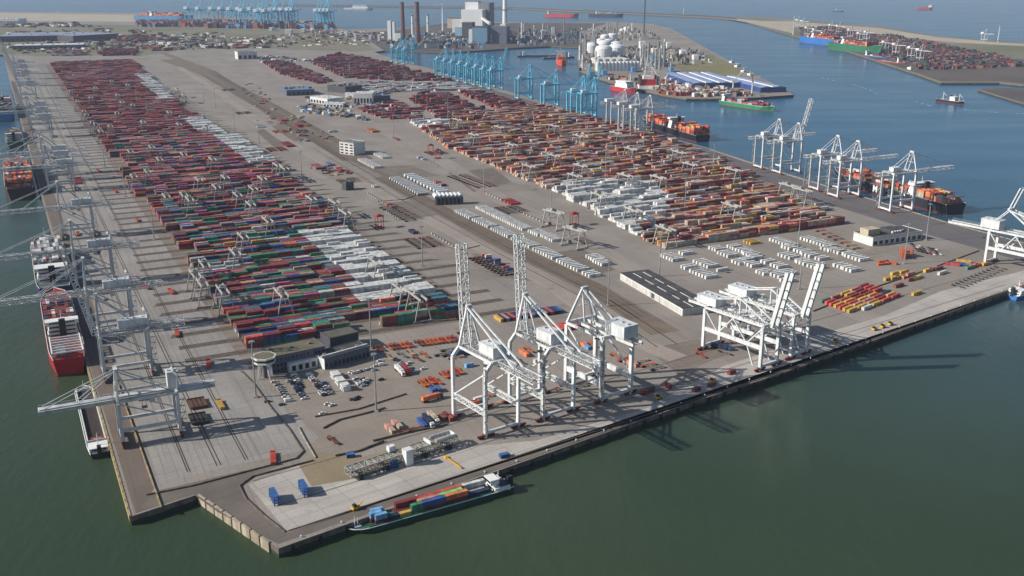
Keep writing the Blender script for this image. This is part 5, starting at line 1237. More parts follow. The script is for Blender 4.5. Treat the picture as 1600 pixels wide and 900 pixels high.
# ------------------------------------------------------------------ ships
WL = -5.0
M_BOOT = mat('red boot topping', '7a2a22', .6, 0, .2)
M_SUP = mat('white superstructure paint', 'dedfdc', .5, 0, .12, .1)
M_DECKR = mat('red brown deck paint', '7c3b30', .7, 0, .3, .2)
M_DECKG = mat('grey deck paint', '74797c', .7, 0, .3, .2)
M_DECKN = mat('green deck paint', '3a5c4c', .7, 0, .3, .2)
def hullm(h): return mat('hull paint ' + h, h, .45, 0, .15, .1)
def ship(label, cat, px, ang, Ln, B, D, hull, deck, house=.12, tiers=5, boxes=None, btiers=(2, 4), name='container_ship', fore=True, funnel='2b2b2d', hlen=None, masts=0, at=None, small=False, hw=.86, boxlabel=None, bl=.14, br=.86, text=None):
    """stern at x=0, bow at x=Ln.  hull lofted from stations with a raked, flared bow; house at `house` of the length"""
    p = G(px[0], px[1], WL) if at is None else at; ang = math.radians(ang)
    t = thing(name, label, cat, (p.x, p.y, WL), ang)
    M = hullm(hull); N = 25 if small else 14; st = []
    for i in range(N + 1):
        s = i / N; x = Ln * s
        k1, k2 = (.88, .84) if small else (.8, .72); hd = B / 2 * (min(1, .84 + s * 1.6) if s < k1 else max(.02, 1 - ((s - k1) / (1 - k1)) ** 2.4))
        hwl = B / 2 * (min(1, .7 + s * 1.8) if s < k2 else max(.015, 1 - ((s - k2) / (1 - k2)) ** 1.7))
        zt = D + (D * .22 if fore and s > .88 else 0); rk = (s > .8) * (s - .8) / .2 * D * .5
        st.append((x - (1 - min(1, s * 6)) * 0, hd, hwl, zt, rk))
    b = MB(); bt = min(1.2, D * .18) if not small else .1
    def P(i, q, sy):
        x, hd, hwl, zt, rk = st[i]
        return ((x - rk * .6, sy * hwl * .96, -3), (x - rk * .5, sy * hwl, bt), (x, sy * hd, zt))[q]
    for i in range(N):
        for sy in (-1, 1):
            for q in (0, 1):
                f = [P(i, q, sy), P(i + 1, q, sy), P(i + 1, q + 1, sy), P(i, q + 1, sy)]
                b.face(f if sy < 0 else f[::-1], 1 if q == 0 else 0)
    for q in (0, 1): b.face([P(0, q, 1), P(0, q, -1), P(0, q + 1, -1), P(0, q + 1, 1)], 1 - q)
    b.build('hull', [M, M_BOOT], t)
    b = MB()
    for i in range(N):
        k = .965; z = lambda j: st[j][3] - (.9 if not small else .5)
        b.face([(st[i][0], -st[i][1] * k, z(i)), (st[i + 1][0], -st[i + 1][1] * k, z(i + 1)), (st[i + 1][0], st[i + 1][1] * k, z(i + 1)), (st[i][0], st[i][1] * k, z(i))])
    b.build('deck', deck, t)
    b = MB()
    for i in range(N):
        for sy in (-1, 1):
            a, c = st[i], st[i + 1]; b.beam((a[0], sy * a[1] * .985, a[3] - .1), (c[0], sy * c[1] * .985, c[3] - .1), .35, .3)
    b.build('bulwark_rail', M_SUP, t)
    hx = Ln * house; hl = hlen or max(6, Ln * .055); w_ = B * hw; th = 2.9 if not small else 2.4
    if tiers:
        b = MB()
        for k in range(tiers):
            s_ = 1 - .05 * k if k < tiers - 1 else 1.1; b.box(hx - hl / 2 * (1 - .04 * k), hx + hl / 2 * (1 - .04 * k), -w_ / 2 * min(s_, 1.12), w_ / 2 * min(s_, 1.12), D - .9 + k * th + .004, D - .9 + (k + 1) * th)
        sp = b.build('superstructure', M_SUP, t)
        for k in range(tiers):
            z0 = D - .9 + k * th + th * .42; b = MB(); e = hl / 2 * (1 - .04 * k)
            for sx in (-1, 1): b.box(*sorted((hx + sx * (e + .01), hx + sx * (e + .1))), -w_ * .42, w_ * .42, z0, z0 + th * .34)
            b.build('window_band', M_GLASS, sp)
        b = MB(); b.box(hx - hl * .55 - 3.4, hx - hl * .55 - .4, -B * .09, B * .09, D - .8, D + tiers * th + 1.5); b.build('funnel', hullm(funnel), t)
        b = MB(); b.cyl((hx, 0, D + (tiers - .3) * th), (hx, 0, D + (tiers - .3) * th + 7), .35, 6, .15); b.beam((hx, -2, D + tiers * th + 3), (hx, 2, D + tiers * th + 3), .25); b.build('mast', M_SUP, t)
    b = MB(); b.cyl((Ln * .95, 0, D), (Ln * .95, 0, D + max(5, D)), .3, 6, .12); b.build('foremast', M_SUP, t)
    if not small:
        k = int((br - bl) * Ln / 14.5)
        for i in range(k):
            x = Ln * bl + 14.5 * i
            if abs(x + 7 - hx) < hl: continue
            b = MB(); b.box(x + .5, x + 13.6, -B * .44, B * .44, D - .89, D + .5); b.build('hatch_cover', deck if i % 2 else M_DECKG, t)
            b = MB()
            for sy in (-1, 1): b.beam((x, sy * B * .46, D - .8), (x, sy * B * .46, D + 6), .5)
            b.beam((x, -B * .46, D + 6), (x, B * .46, D + 6), .5); b.build('lashing_bridge', M_DECKG, t)
        if boxes:
            F = Field(); R = int(B * .93 / 2.5); ca, sa = math.cos(ang), math.sin(ang); v = []; f_ = []; mi = []
            for i in range(k):
                x = Ln * bl + 14.5 * i + .9
                if abs(x + 6 - hx) < hl * .9: continue
                tier0 = random.randint(*btiers); taper = 1 if x < Ln * .78 else .72
                for r_ in range(R):
                    y = (r_ - (R - 1) / 2) * 2.52
                    if abs(y) > B / 2 * taper - 1: continue
                    n = max(0, tier0 + random.choice((0, 0, 0, -1)))
                    for q in range(n):
                        if q < n - 1 and 0 < r_ < R - 1 and q > 0: continue
                        kk = len(v); z0 = D + .51 + q * 2.6
                        for z in (z0, z0 + 2.55):
                            for (dx, dy) in ((0, -1.2), (12.2, -1.2), (12.2, 1.2), (0, 1.2)): v.append(((x + dx) * ca - (y + dy) * sa + p.x, (x + dx) * sa + (y + dy) * ca + p.y, z + WL))
                        c_ = PN.index(pick(boxes))
                        for qq in ((4, 5, 6, 7), (0, 1, 5, 4), (1, 2, 6, 5), (2, 3, 7, 6), (3, 0, 4, 7)): f_.append(tuple(kk + j for j in qq)); mi.append(c_)
            me = bpy.data.meshes.new('deck_containers'); me.from_pydata(v, [], f_)
            for q in CM: me.materials.append(q)
            me.polygons.foreach_set('material_index', mi); me.update()
            put('deck_containers', me, label=boxlabel or ('containers stacked on the deck of the ' + label)[:110], cat='container stacks', kind='stuff')
    for i in range(masts):
        x = Ln * (.2 + .6 * i / max(1, masts - 1)); b = MB(); b.beam((x, 0, D - .9), (x, 0, D + 15), 1.2, w2=.6); b.beam((x, 0, D + 13), (x + 8, 0, D + 8), .5); b.build('derrick', M_SUP, t)
    if text:
        for tx, x, z0, sz in text:
            cu = bpy.data.curves.new('lettering', 'FONT'); cu.body = tx; cu.size = sz; cu.extrude = .05; cu.align_x = 'CENTER'; cu.offset = sz * .03
            o = bpy.data.objects.new('lettering', cu); COL.objects.link(o); dg = bpy.context.evaluated_depsgraph_get()
            me = bpy.data.meshes.new_from_object(o.evaluated_get(dg)); bpy.data.objects.remove(o); me.materials.append(M_SUP)
            l = put('lettering', me, t, (x, B / 2 + .12, z0)); l.rotation_euler = (math.pi / 2, 0, math.pi)
    return t
P_OR = [('orange', 6), ('red', 3), ('rust brown', 3), ('dark red', 2), ('grey', 1), ('white', 1), ('yellow', 1)]
P_RED = [('maroon', 4), ('dark red', 4), ('magenta', .7), ('white', 1), ('dark blue', 1), ('salmon', 1)]
ship('red hulled container ship with white deck frames moored at the left quay, stern towards us', 'ship', (111, 586), 116.6, 168, 23, 12, 'a32028', M_DECKR, house=.32, tiers=4, boxes=P_RED, btiers=(1, 2), bl=.38, br=.88, boxlabel='dark red and pink containers on the red ship at the left quay')
r = bpy.data.objects['container_ship']
for k in range(7):                                        # open white framing over the after deck
    b = MB(); x = 3 + k * 5.4
    for sy in (-1, 1): b.beam((x, sy * 9.6, 11), (x, sy * 9.6, 15.5), .8)
    b.beam((x, -9.6, 15.5), (x, 9.6, 15.5), .7, 1.0); b.build('deck_frame', M_SUP, r)
for sy in (-1, 1): b = MB(); b.beam((2, sy * 9.6, 15.8), (38, sy * 9.6, 15.8), .8); b.build('deck_rail', M_SUP, r)
b = MB(); b.box(5, 20, 1, 7, 12.2, 15.5); b.build('hatch', M_DECKG, r)
b = MB(); b.beam((3, -9, 12.3), (24, -9, 12.3), 3, 1.5); b.beam((2.2, -8, 13), (2.2, 8, 13), 1.2); b.build('red_deck_gear', mat('red deck gear', 'a8323a', .6, 0, .2), r)
ship('grey and white decked container ship moored ahead of the red ship, dark blue stern', 'ship', (88, 470), 116.3, 180, 27, 12, '253a66', M_DECKG, house=.16, tiers=4, boxes=P_WHITE + [('grey', 6), ('dark red', 2)], btiers=(1, 3), hlen=16, bl=.26, boxlabel='grey and white containers on the blue sterned ship at the left quay')
ship('orange decked container ship moored at the left quay beyond the white crane', 'ship', (34, 313), 116.3, 225, 33, 15, '3a2b2b', M_DECKR, house=.3, tiers=5, boxes=P_OR, btiers=(2, 4), bl=.04, boxlabel='orange and rust containers on the ship at the far left edge')
ship('dark green small container ship with pale deck at the left quay far up', 'ship', (24, 232), 116.3, 150, 24, 10, '2c4a3c', M_DECKN, house=.14, tiers=4, boxes=P_MID, btiers=(1, 2), boxlabel='mixed containers on the small dark green ship')
ship('bright blue hulled ship at the far end of the left quay', 'ship', (8, 190), 116.3, 230, 32, 17, '3478ae', M_DECKG, house=.5, tiers=5, boxes=P_FAR, btiers=(2, 4), boxlabel='dark containers on the bright blue ship at far left')
# the empty barge under the nearest left crane
t = ship('empty dark hold barge with white wheelhouse moored under the nearest left crane', 'barge', (157, 716), 116.8, 108, 11.5, 3.2, '2a2f38', M_DECKG, house=.075, tiers=1, name='river_barge', small=True, fore=False, hlen=9, hw=.8)
b = MB()
for sy in (-1, 1): b.box(16, 98, *sorted((sy * 4.4, sy * 5.0)), 2.7, 4.4)
b.box(16, 16.5, -4.4, 4.4, 2.7, 4.4); b.box(97.5, 98, -4.4, 4.4, 2.7, 4.4); b.build('coaming', M_LIGHTC, t)
b = MB(); b.box(16.5, 97.5, -4.4, 4.4, 2.72, 2.8); b.build('hold_floor', mat('dark hold floor', '3b3230', .9, 0, .3), t)
b = MB(); b.box(18, 22, -4.3, 4.3, 2.81, 3.6); b.build('hold_bulkhead', M_DECKR, t)
# the loaded barge along the front quay
a, c = G(796, 762, WL), G(541, 834, WL); d = c - a; LB = d.length; ba = math.atan2(d.y, d.x)
t = ship('long green river barge loaded with containers along the front quay', 'barge', None, math.degrees(ba), LB, 11.4, 3.0, '1e4a3c', M_DECKN, house=.075, tiers=1, name='river_barge', small=True, fore=False, hlen=9, at=a, hw=.8)
b = MB(); b.box(9.5, 10.5, -2.6, 2.6, 2.4, 6); b.box(8, 13, -3.4, 3.4, 6.003, 8.6); wh = b.build('wheelhouse', M_SUP, t)
b = MB(); b.box(7.8, 13.2, -3.6, 3.6, 8.61, 8.85); b.build('wheelhouse_roof', M_SUP, wh); b = MB(); b.box(13.02, 13.1, -3.2, 3.2, 7, 8.3); b.build('window_band', M_GLASS, wh)
for q in range(5):
    for sy in (-1, 1): b = MB(); b.box(2.8 + q * 1.7, 3.8 + q * 1.7, *sorted((sy * 4.58, sy * 4.7)), 2.9, 4.0); b.build('window', M_GLASS, t)
b = MB(); b.box(2.4, 7.7, -4.3, 4.3, 4.505, 4.7); b.build('after_deck', mat('dark blue deck', '2c3550', .7, 0, .2), t)
b = MB(); b.box(LB - 7.5, LB - 4, -1.5, 1.5, 2.1, 2.9); b.beam((LB - 6, 0, 2.4), (LB - 6, 0, 7), .25); b.build('bow_hatch', M_SUP, t)
b = MB()
for sy in (-1, 1): b.box(13.6, LB - 9.5, *sorted((sy * 4.95, sy * 5.3)), 2.2, 3.6)
b.build('coaming', mat('green coaming', '2a6a52', .6, 0, .25), t)
dn = d.normalized(); nn = Vector((-dn.y, dn.x, 0))        # nn points to the open-water side
rows = {1: ['grey', 'grey', 'dark red', 'orange', 'blue', 'green', 'yellow', 'dark blue', 'maroon', 'maroon', 'light green'], 0: ['white', 'teal', 'light green', 'rust brown', 'rust brown', 'maroon', 'dark red', 'grey', 'blue', 'light blue'], -1: ['white', 'red', 'red', 'rust brown', 'red', 'red', 'maroon', 'red', 'red']}
sizes = {}
x0 = 13.8
plan = {1: [('dark blue', CL, 1), ('orange', CL, 2), ('blue', CL, 2), ('green', C20, 2), ('yellow', C20, 1), ('dark blue', C20 * .8, 1), ('maroon', CL, 2), ('light green', CL * .95, 2)],
        0: [('grey', CL, 1), ('light green', CL, 2), ('salmon', CL, 2), ('maroon', C20, 1), ('maroon', C20, 1), ('green', C20, 1), ('grey', CL, 2), ('blue', CL * .95, 2)],
        -1: [('white', CL, 2), ('red', CL, 2), ('red', CL, 2), ('dark red', CL, 2), ('maroon', C20, 1), ('red', CL, 2), ('salmon', CL * .9, 2)]}
for sy, lst in plan.items():
    x = x0 + (0 if sy else 1.5)
    for i, (col, ln, nt) in enumerate(lst + [('light blue', C20, 2), ('red', C20, 1)]):
        ln_ = C20 if ln < 7 else CL
        if x + ln_ > LB - 8.2: continue
        for q in range(nt):
            c_ = col if q == nt - 1 else random.choice(('maroon', 'blue', 'dark red', 'green'))
            if sy == 1 and col == 'light green': c_ = 'light green'
            p = a + dn * (x + ln_ / 2) + nn * (sy * 2.75 if sy else 0)
            side_ = {1: 'water side', 0: 'middle', -1: 'quay side'}[sy]
            cont(c_, (p.x, p.y, WL + 2.3 + q * CH), ba, '%s container, %s tier, %s from the wheelhouse, %s row of the green barge' % (c_, 'upper' if q else 'lower', nth(i + 1), side_), 'containers on the green barge', ln_)
        x += ln_ + .25
# right side shipping
P_SH = [('orange', 4), ('rust brown', 3), ('yellow', 2), ('red', 2), ('beige', 1), ('grey', 1), ('white', 1)]
ship('large dark hulled container ship with MSC lettering along the right quay', 'ship', (1487, 344), 108.5, 222, 32, 12, '2a2c33', M_DECKR, house=.26, tiers=5, boxes=P_SH, btiers=(1, 3), bl=.03, boxlabel='orange yellow and red containers on the lettered dark ship', text=[('M', 118, 3.2, 11), ('S', 93, 3.2, 11), ('C', 68, 3.2, 11)], at=G(1492, 335, WL))
ship('black container ship heavily laden with orange containers at the right quay', 'ship', (1098, 222), 107.5, 225, 31, 11, '24242a', M_DECKR, house=.42, tiers=6, boxes=P_OR, btiers=(3, 5), bl=.02, boxlabel='orange containers on the black ship behind the three grey cranes')
ship('green hulled feeder ship with white house sailing in the channel', 'ship', (1128, 163), -58, 145, 22, 9, '2f7a58', M_DECKN, house=.08, tiers=5, boxes=[('red', 2), ('dark blue', 2), ('white', 1), ('maroon', 2), ('grey', 2)], btiers=(1, 3), bl=.16, boxlabel='red blue and white containers on the green feeder')
ship('dark hulled workboat with white house and two masts alone in the channel', 'ship', (1465, 158), -66, 70, 15, 6, '24282c', M_DECKN, house=.62, tiers=3, name='work_ship', masts=2, hlen=14, bl=.1, br=.3)
ship('bright red tanker at anchor on the far sea', 'ship', (853, 27), -14, 210, 34, 22, 'd05048', M_DECKR, house=.07, tiers=6, name='tanker', bl=.2, br=.8)
ship('dark container ship with white house sailing on the far sea', 'ship', (920, 26), -14, 220, 34, 18, '474c56', M_DECKG, house=.22, tiers=6, boxes=[('white', 3), ('grey', 3), ('maroon', 2)], btiers=(2, 5), boxlabel='pale containers on the dark ship on the far sea')
ship('white ferry with tall decks on the far sea left of the chimneys', 'ship', (538, 15), -10, 230, 34, 14, 'c9ccd0', M_SUP, house=.55, tiers=7, name='ferry', hlen=130, bl=.9, br=.91)
ship('tiny red and white ship alone on the sea at upper right', 'ship', (1433, 15), -20, 110, 26, 18, 'b04a44', M_DECKR, house=.8, tiers=6, name='tanker', hlen=26, bl=.2, br=.6)
ship('tiny grey ship on the sea above the sandbank', 'ship', (1300, 18), -20, 80, 18, 8, '52606e', M_DECKG, house=.3, tiers=4, name='work_ship', bl=.2, br=.2)
ship('bright blue giant container ship at the far right terminal', 'ship', (1255, 66), -75, 300, 44, 24, '2a6cb0', M_DECKG, house=.3, tiers=8, boxes=P_OR + [('dark red', 4)], btiers=(3, 6), boxlabel='containers on the bright blue ship at the far right terminal')
ship('green giant container ship at the far right terminal', 'ship', (1300, 77), -76, 300, 44, 26, '2c6a4c', M_DECKN, house=.3, tiers=8, boxes=P_OR + [('dark red', 4)], btiers=(3, 6), boxlabel='containers on the green ship at the far right terminal')
ship('small white and blue coaster moored beyond the green giant', 'ship', (1352, 90), -70, 120, 20, 9, '34539a', M_DECKG, house=.1, tiers=5, boxes=P_RED, btiers=(1, 2), boxlabel='few containers on the coaster beyond the green giant')
ship('small red coaster with white house at the far right quay', 'ship', (1374, 98), -70, 110, 19, 8, 'a04038', M_DECKR, house=.8, tiers=5, name='coaster', bl=.2, br=.6)
ship('dark tug boat by the far right shore', 'ship', (1410, 110), -65, 50, 12, 5, '2c3440', M_DECKG, house=.55, tiers=3, name='tug_boat', small=True, hlen=14)
ship('blue giant container ship with white hull lettering at the far left terminal', 'ship', None, -20, 390, 58, 32, '4a80aa', M_DECKG, house=.3, tiers=9, boxes=P_OR, btiers=(4, 8), at=G(214, 33, WL), boxlabel='orange containers on the blue giant at far left terminal')
ship('white supply ship with red hull moored by the drilling rig', 'ship', (958, 141), -64, 95, 22, 12, 'a8333a', M_DECKG, house=.5, tiers=5, name='supply_ship', hlen=52, bl=.9, br=.91)
ship('tall white housed ship with bright orange fore end in the basin', 'ship', (875, 98), 270, 130, 26, 15, 'd2512c', mat('bright orange deck', 'c8542e', .6, 0, .2), house=.2, tiers=8, name='supply_ship', bl=.4, br=.86, boxes=[('orange', 5), ('red', 3)], btiers=(3, 4), boxlabel='bright orange cargo on the ship in the basin')
ship('low grey dredger moored in the basin, left one', 'ship', (808, 89), 12, 130, 22, 5, '5a6068', M_DECKG, house=.15, tiers=4, name='dredger', bl=.3, br=.8)
ship('low grey dredger moored in the basin, right one', 'ship', (848, 92), 20, 110, 22, 5, '5d5a55', M_DECKG, house=.8, tiers=4, name='dredger', bl=.2, br=.6)
ship('blue and white barge cut by the right edge beside the front quay', 'barge', (1580, 468), 30, 90, 12, 4, '3a6fae', M_SUP, house=.09, tiers=2, name='river_barge', small=True, fore=False, hlen=10)
for k, c_ in enumerate(('dark red', 'green', 'red')):
    p = G(1599 + k * 8, 458 - k * 4, WL); cont(c_, (p.x, p.y, WL + 3.6), math.radians(30), '%s container on the blue and white barge, %s from its wheelhouse' % (c_, nth(k + 1)), 'containers on the right edge barge')
for k, (x, y) in enumerate(((1137, 100), (1145, 107), (1155, 115), (1165, 120))):
    ship('small pale workboat at the outer jetty of the tank farm, %s from the sea end' % nth(k + 1), 'boat', (x, y), -60, 55, 12, 4, '7a8078', M_DECKN, house=.3, tiers=3, name='workboat', small=True, hlen=12)

# ------------------------------------------------------------------ power station, tank farm, far terminals
M_BRICK = mat('brown chimney concrete', '6a4d44', .8, 0, .2, .05)
M_FARW = mat('white sheet cladding', 'd4d6d8', .6, 0, .08, .02)
M_PBLUE = mat('blue plant cladding', '5d7f9a', .6, 0, .2, .05)
M_DBLUE = mat('blue shed roof', '30487f', .5, 0, .15, .05)
def chimney(px, h, r0, r1, M, label, name='chimney'):
    p = G(*px); t = thing(name, label, 'chimney', (p.x, p.y, 0)); b = MB(); b.cyl((0, 0, .06), (0, 0, h), r0, 14, r1); b.build('stack', M, t)
    b = MB(); b.cyl((0, 0, h), (0, 0, h + 3), r1 * 1.12, 14); b.build('rim', M_DGREY, t); b = MB(); b.cyl((0, 0, h * .6), (0, 0, h * .6 + 2), r0 * 1.05, 14); b.build('gallery', M_DGREY, t)
chimney((630, 63), 143, 9, 7, M_BRICK, 'tall brown chimney, left one of two'); chimney((653, 70), 151, 10, 8, M_BRICK, 'tall brown chimney, right one of two')
chimney((645, 53), 76, 6, 5, M_LIGHTC, 'shorter pale chimney between the two brown ones'); chimney((669, 55), 82, 6, 5, M_LIGHTC, 'shorter pale chimney right of the brown ones'); chimney((789, 64), 196, 11, 7, M_FARW, 'tallest white chimney of the power station')
def blocks(name, label, cat, px, ang, parts):
    """large building made of butted volumes: (part, material, x0, x1, y0, y1, z0, z1)"""
    p = G(*px); t = thing(name, label, cat, (p.x, p.y, 0), ang)
    for (nm, M, *q) in parts: b = MB(); b.box(*q); b.build(nm, M, t)
    return t
blocks('boiler_house', 'great white boiler house with grey flank beside the white chimney', 'power station', (721, 54), -.25, [('wall', M_FARW, 0, 95, 0, 60, .07, 105), ('tower', M_FARW, 0, 60, 60.1, 110, .07, 135), ('flank', M_GREY, 60.1, 110, 60.1, 140, .07, 132), ('wing', M_LIGHTC, -45, -.1, 10, 60, .07, 62), ('roof', M_GREY, 2, 58, 62, 108, 135.01, 138)])
blocks('coal_hall', 'beige hall left of the white boiler house', 'power station', (699, 44), -.25, [('wall', M_BEIGE, 0, 130, 0, 60, .07, 48), ('roof', M_GREY, -2, 132, -2, 62, 48.01, 51)])
blocks('silo_tower', 'white silo tower left of the brown chimneys', 'power station', (606, 66), -.2, [('shaft', M_FARW, 0, 14, 0, 20, .07, 80), ('shaft', M_FARW, 17, 28, 2, 22, .07, 76), ('base', M_LIGHTC, 28.1, 52, 0, 26, .07, 34)])
blocks('bunker_block', 'blue grey bunker block with white arches below the boiler house', 'power station', (738, 68), -.3, [('wall', M_PBLUE, 0, 60, 0, 40, .07, 60), ('bay', M_LIGHTC, -14, -.1, 0, 30, .07, 52), ('roof', M_DGREY, -1, 61, -1, 41, 60.01, 63)])
blocks('bunker_block', 'dark grey bunker block left of the blue grey one', 'power station', (722, 62), -.3, [('wall', M_DARKW, 0, 42, 0, 40, .07, 66), ('roof', M_GREY, -1, 43, -1, 41, 66.01, 68)])
blocks('bunker_block', 'dark bunker block at the foot of the white chimney', 'power station', (768, 68), -.3, [('wall', M_CLAD, 0, 60, 0, 45, .07, 62), ('duct', M_LIGHTC, 20, 40, 45.1, 80, .07, 70), ('roof', M_GREY, -1, 61, -1, 46, 62.01, 64)])
blocks('bunker_block', 'pale blue block left of the conveyor', 'power station', (711, 59), -.3, [('wall', mat('pale blue cladding', '7f9cb4', .6, 0, .15), 0, 34, 0, 30, .07, 42), ('roof', M_LIGHTC, -1, 35, -1, 31, 42.01, 44)])
a, c = G(736, 44), G(766, 62); t = thing('conveyor', 'sloping pale conveyor gallery running down to the quay blocks', 'conveyor', (a.x, a.y, 0)); d = c - a; b = MB(); b.beam((0, 0, 84), (d.x, d.y, 62), 9, 9); b.build('gallery', M_LIGHTC, t)
for f_ in (.1, .5, .9): b = MB(); b.beam((d.x * f_, d.y * f_, .07), (d.x * f_, d.y * f_, 84 - 22 * f_ - 4.6), 5); b.build('trestle', M_GREY, t)
for k in range(7):
    p = G(663 + k * 3.4, 75 - k * .1); t = thing('gable_shed', 'pale gabled shed, %s of seven in the row on the basin shore' % nth(k + 1), 'shed', (p.x, p.y, 0), -.1, 'gabled sheds on the basin shore')
    b = MB(); b.box(0, 8.6, 0, 60, .07, 14); b.build('wall', M_LIGHTC, t); b = MB(); b.v += [(-.2, -.2, 14.003), (8.8, -.2, 14.003), (4.3, -.2, 20), (-.2, 60.2, 14.003), (8.8, 60.2, 14.003), (4.3, 60.2, 20)]; b.f += [(0, 1, 2), (5, 4, 3), (0, 2, 5, 3), (1, 4, 5, 2), (0, 3, 4, 1)]; b.m += [0] * 5; b.build('roof', M_GREY, t)
def turbine(px, h, label):
    p = G(*px); t = thing('wind_turbine', label, 'wind turbine', (p.x, p.y, .06)); b = MB(); b.cyl((0, 0, 0), (0, 0, h), 4.2, 10, 2.2); b.build('tower', M_FARW, t)
    b = MB(); b.box(-3, 3, -4, 8, h, h + 5); b.build('nacelle', M_FARW, t)
    for k in range(3):
        a_ = .4 + k * 2.094; b = MB(); e = Vector((math.sin(a_) * 62, -5, h + 2.5 + math.cos(a_) * 62)); b.beam((math.sin(a_) * 2, -5, h + 2.5 + math.cos(a_) * 2), e, 3.6, .8, w2=.7); b.build('blade', M_FARW, t)
    b = MB(); b.cyl((0, -6.5, h + 2.5), (0, -4, h + 2.5), 2.2, 10); b.build('hub', M_FARW, t)
turbine((692, 48), 118, 'white wind turbine between the brown chimneys and the boiler house')
for k, (x, y, w_, h, M) in enumerate([(540, 58, 22, 20, M_FARW), (553, 63, 26, 24, M_FARW), (576, 62, 30, 16, M_FARW), (590, 64, 26, 22, M_FARW), (420, 48, 42, 14, M_FARW), (445, 53, 80, 16, M_LIGHTC), (470, 50, 46, 14, M_LIGHTC), (640, 76, 50, 14, M_GREY), (690, 66, 60, 22, M_GREY), (700, 70, 40, 18, M_DARKW), (800, 56, 40, 24, M_GREY), (815, 50, 30, 34, M_FARW), (830, 54, 60, 18, M_GREY), (850, 62, 50, 20, M_DARKW), (862, 52, 40, 24, M_LIGHTC), (880, 60, 50, 22, M_GREY), (800, 68, 50, 26, M_DARKW), (820, 66, 60, 24, M_GREY), (845, 52, 60, 12, M_LIGHTC), (870, 68, 40, 14, M_GREY),
                                          (1000, 76, 70, 24, M_FARW), (1020, 84, 80, 16, M_LIGHTC), (1042, 76, 60, 20, M_LIGHTC), (1064, 86, 70, 14, M_FARW), (1084, 94, 60, 14, M_FARW), (1050, 92, 60, 10, M_BEIGE), (1085, 100, 90, 8, M_BEIGE), (1020, 100, 40, 26, M_PBLUE), (1032, 104, 44, 22, M_PBLUE), (1008, 96, 36, 30, M_GREY), (942, 118, 56, 12, mat('bright blue cladding', '3e86b8', .6, 0, .1)), (922, 120, 60, 12, MATS['bright blue cladding']), (988, 113, 46, 12, MATS['bright blue cladding']), (1048, 113, 40, 12, MATS['bright blue cladding']), (1075, 142, 40, 14, M_FARW), (1090, 147, 34, 10, M_LIGHTC)]):
    t, ln = bbox_building('industrial_building', (x, y), (x + w_ / 8, y), 40, h, M, M_LIGHTC if M in (M_FARW, M_LIGHTC) else M_GREY, '%s industrial building, %s counted from the left in the plants beyond the basin' % ('white' if M is M_FARW else ('pale' if M is M_LIGHTC else ('blue' if M in (M_PBLUE, MATS['bright blue cladding']) else ('tan' if M is M_BEIGE else 'grey'))), nth(k + 1)), parapet=0)
for k, (x, y, r_, h) in enumerate([(925, 82, 24, 34), (944, 80, 24, 38), (943, 90, 27, 40), (963, 78, 20, 30), (963, 88, 28, 40), (945, 62, 18, 22), (957, 61, 20, 24), (938, 68, 14, 20), (951, 68, 16, 18), (980, 50, 18, 24), (972, 50, 12, 16)]):
    p = G(x, y); t = thing('storage_tank', 'domed white storage tank, %s of the tank farm cluster' % nth(k + 1), 'storage tank', (p.x, p.y, 0), 0, 'domed tanks of the tank farm')
    b = MB(); b.cyl((0, 0, .08), (0, 0, h * .7), r_, 20); b.build('shell', M_FARW, t); b = MB(); b.dome((0, 0, h * .7), r_, h * .3, 20); b.build('dome', M_FARW, t)
for k in range(12):
    p = G(934 + k * 5.7, 111 - k * .1); t = thing('silo', 'upright white silo, %s from left, near side of tank farm' % nth(k + 1), 'silo', (p.x, p.y, 0), 0, 'upright silos of the tank farm')
    b = MB(); b.cyl((0, 0, .08), (0, 0, 22), 5.6, 12); b.build('shell', M_FARW, t); b = MB(); b.dome((0, 0, 22), 5.6, 3, 12); b.build('dome', M_FARW, t)
for k in range(10):
    p = G(930 + k * 5.2, 99 + (k % 2) * 1.5); t = thing('storage_tank', 'flat pale round tank, %s in the double row behind the silos' % nth(k + 1), 'storage tank', (p.x, p.y, 0), 0, 'flat tanks behind the silos')
    b = MB(); b.cyl((0, 0, .08), (0, 0, 16), 13, 16); b.build('shell', M_LIGHTC, t); b = MB(); b.cyl((0, 0, 16), (0, 0, 18), 13.2, 16, 2); b.build('cone_roof', M_LIGHTC, t)
for k in range(46):
    x, y = random.choice([(random.uniform(905, 1000), random.uniform(46, 62)), (random.uniform(985, 1040), random.uniform(88, 112)), (random.uniform(810, 900), random.uniform(48, 66)), (random.uniform(905, 935), random.uniform(70, 112))])
    h = random.uniform(25, 62); p = G(x, y); t = thing('process_column', 'slim grey process column among the plants beyond the basin', 'process column', (p.x, p.y, 0), 0, 'slim process columns beyond the basin')
    b = MB(); b.cyl((0, 0, .08), (0, 0, h), random.uniform(2, 3.6), 8); b.build('shell', random.choice((M_GREY, M_LIGHTC, M_STEEL)), t); b = MB(); b.cyl((0, 0, h * .6), (0, 0, h * .6 + 1), 4.6, 8); b.build('gallery', M_GREY, t)
p = G(1006, 56); t = thing('flare_mast', 'very tall thin flare mast on the tank farm', 'mast', (p.x, p.y, 0)); b = MB(); b.truss((0, 0, .1), (0, 0, 175), 5, 5, 12, 1.3, .7); b.build('lattice', M_GREY, t); b = MB(); b.cyl((0, 0, .1), (0, 0, 180), 1, 8); b.build('pipe', M_DGREY, t)
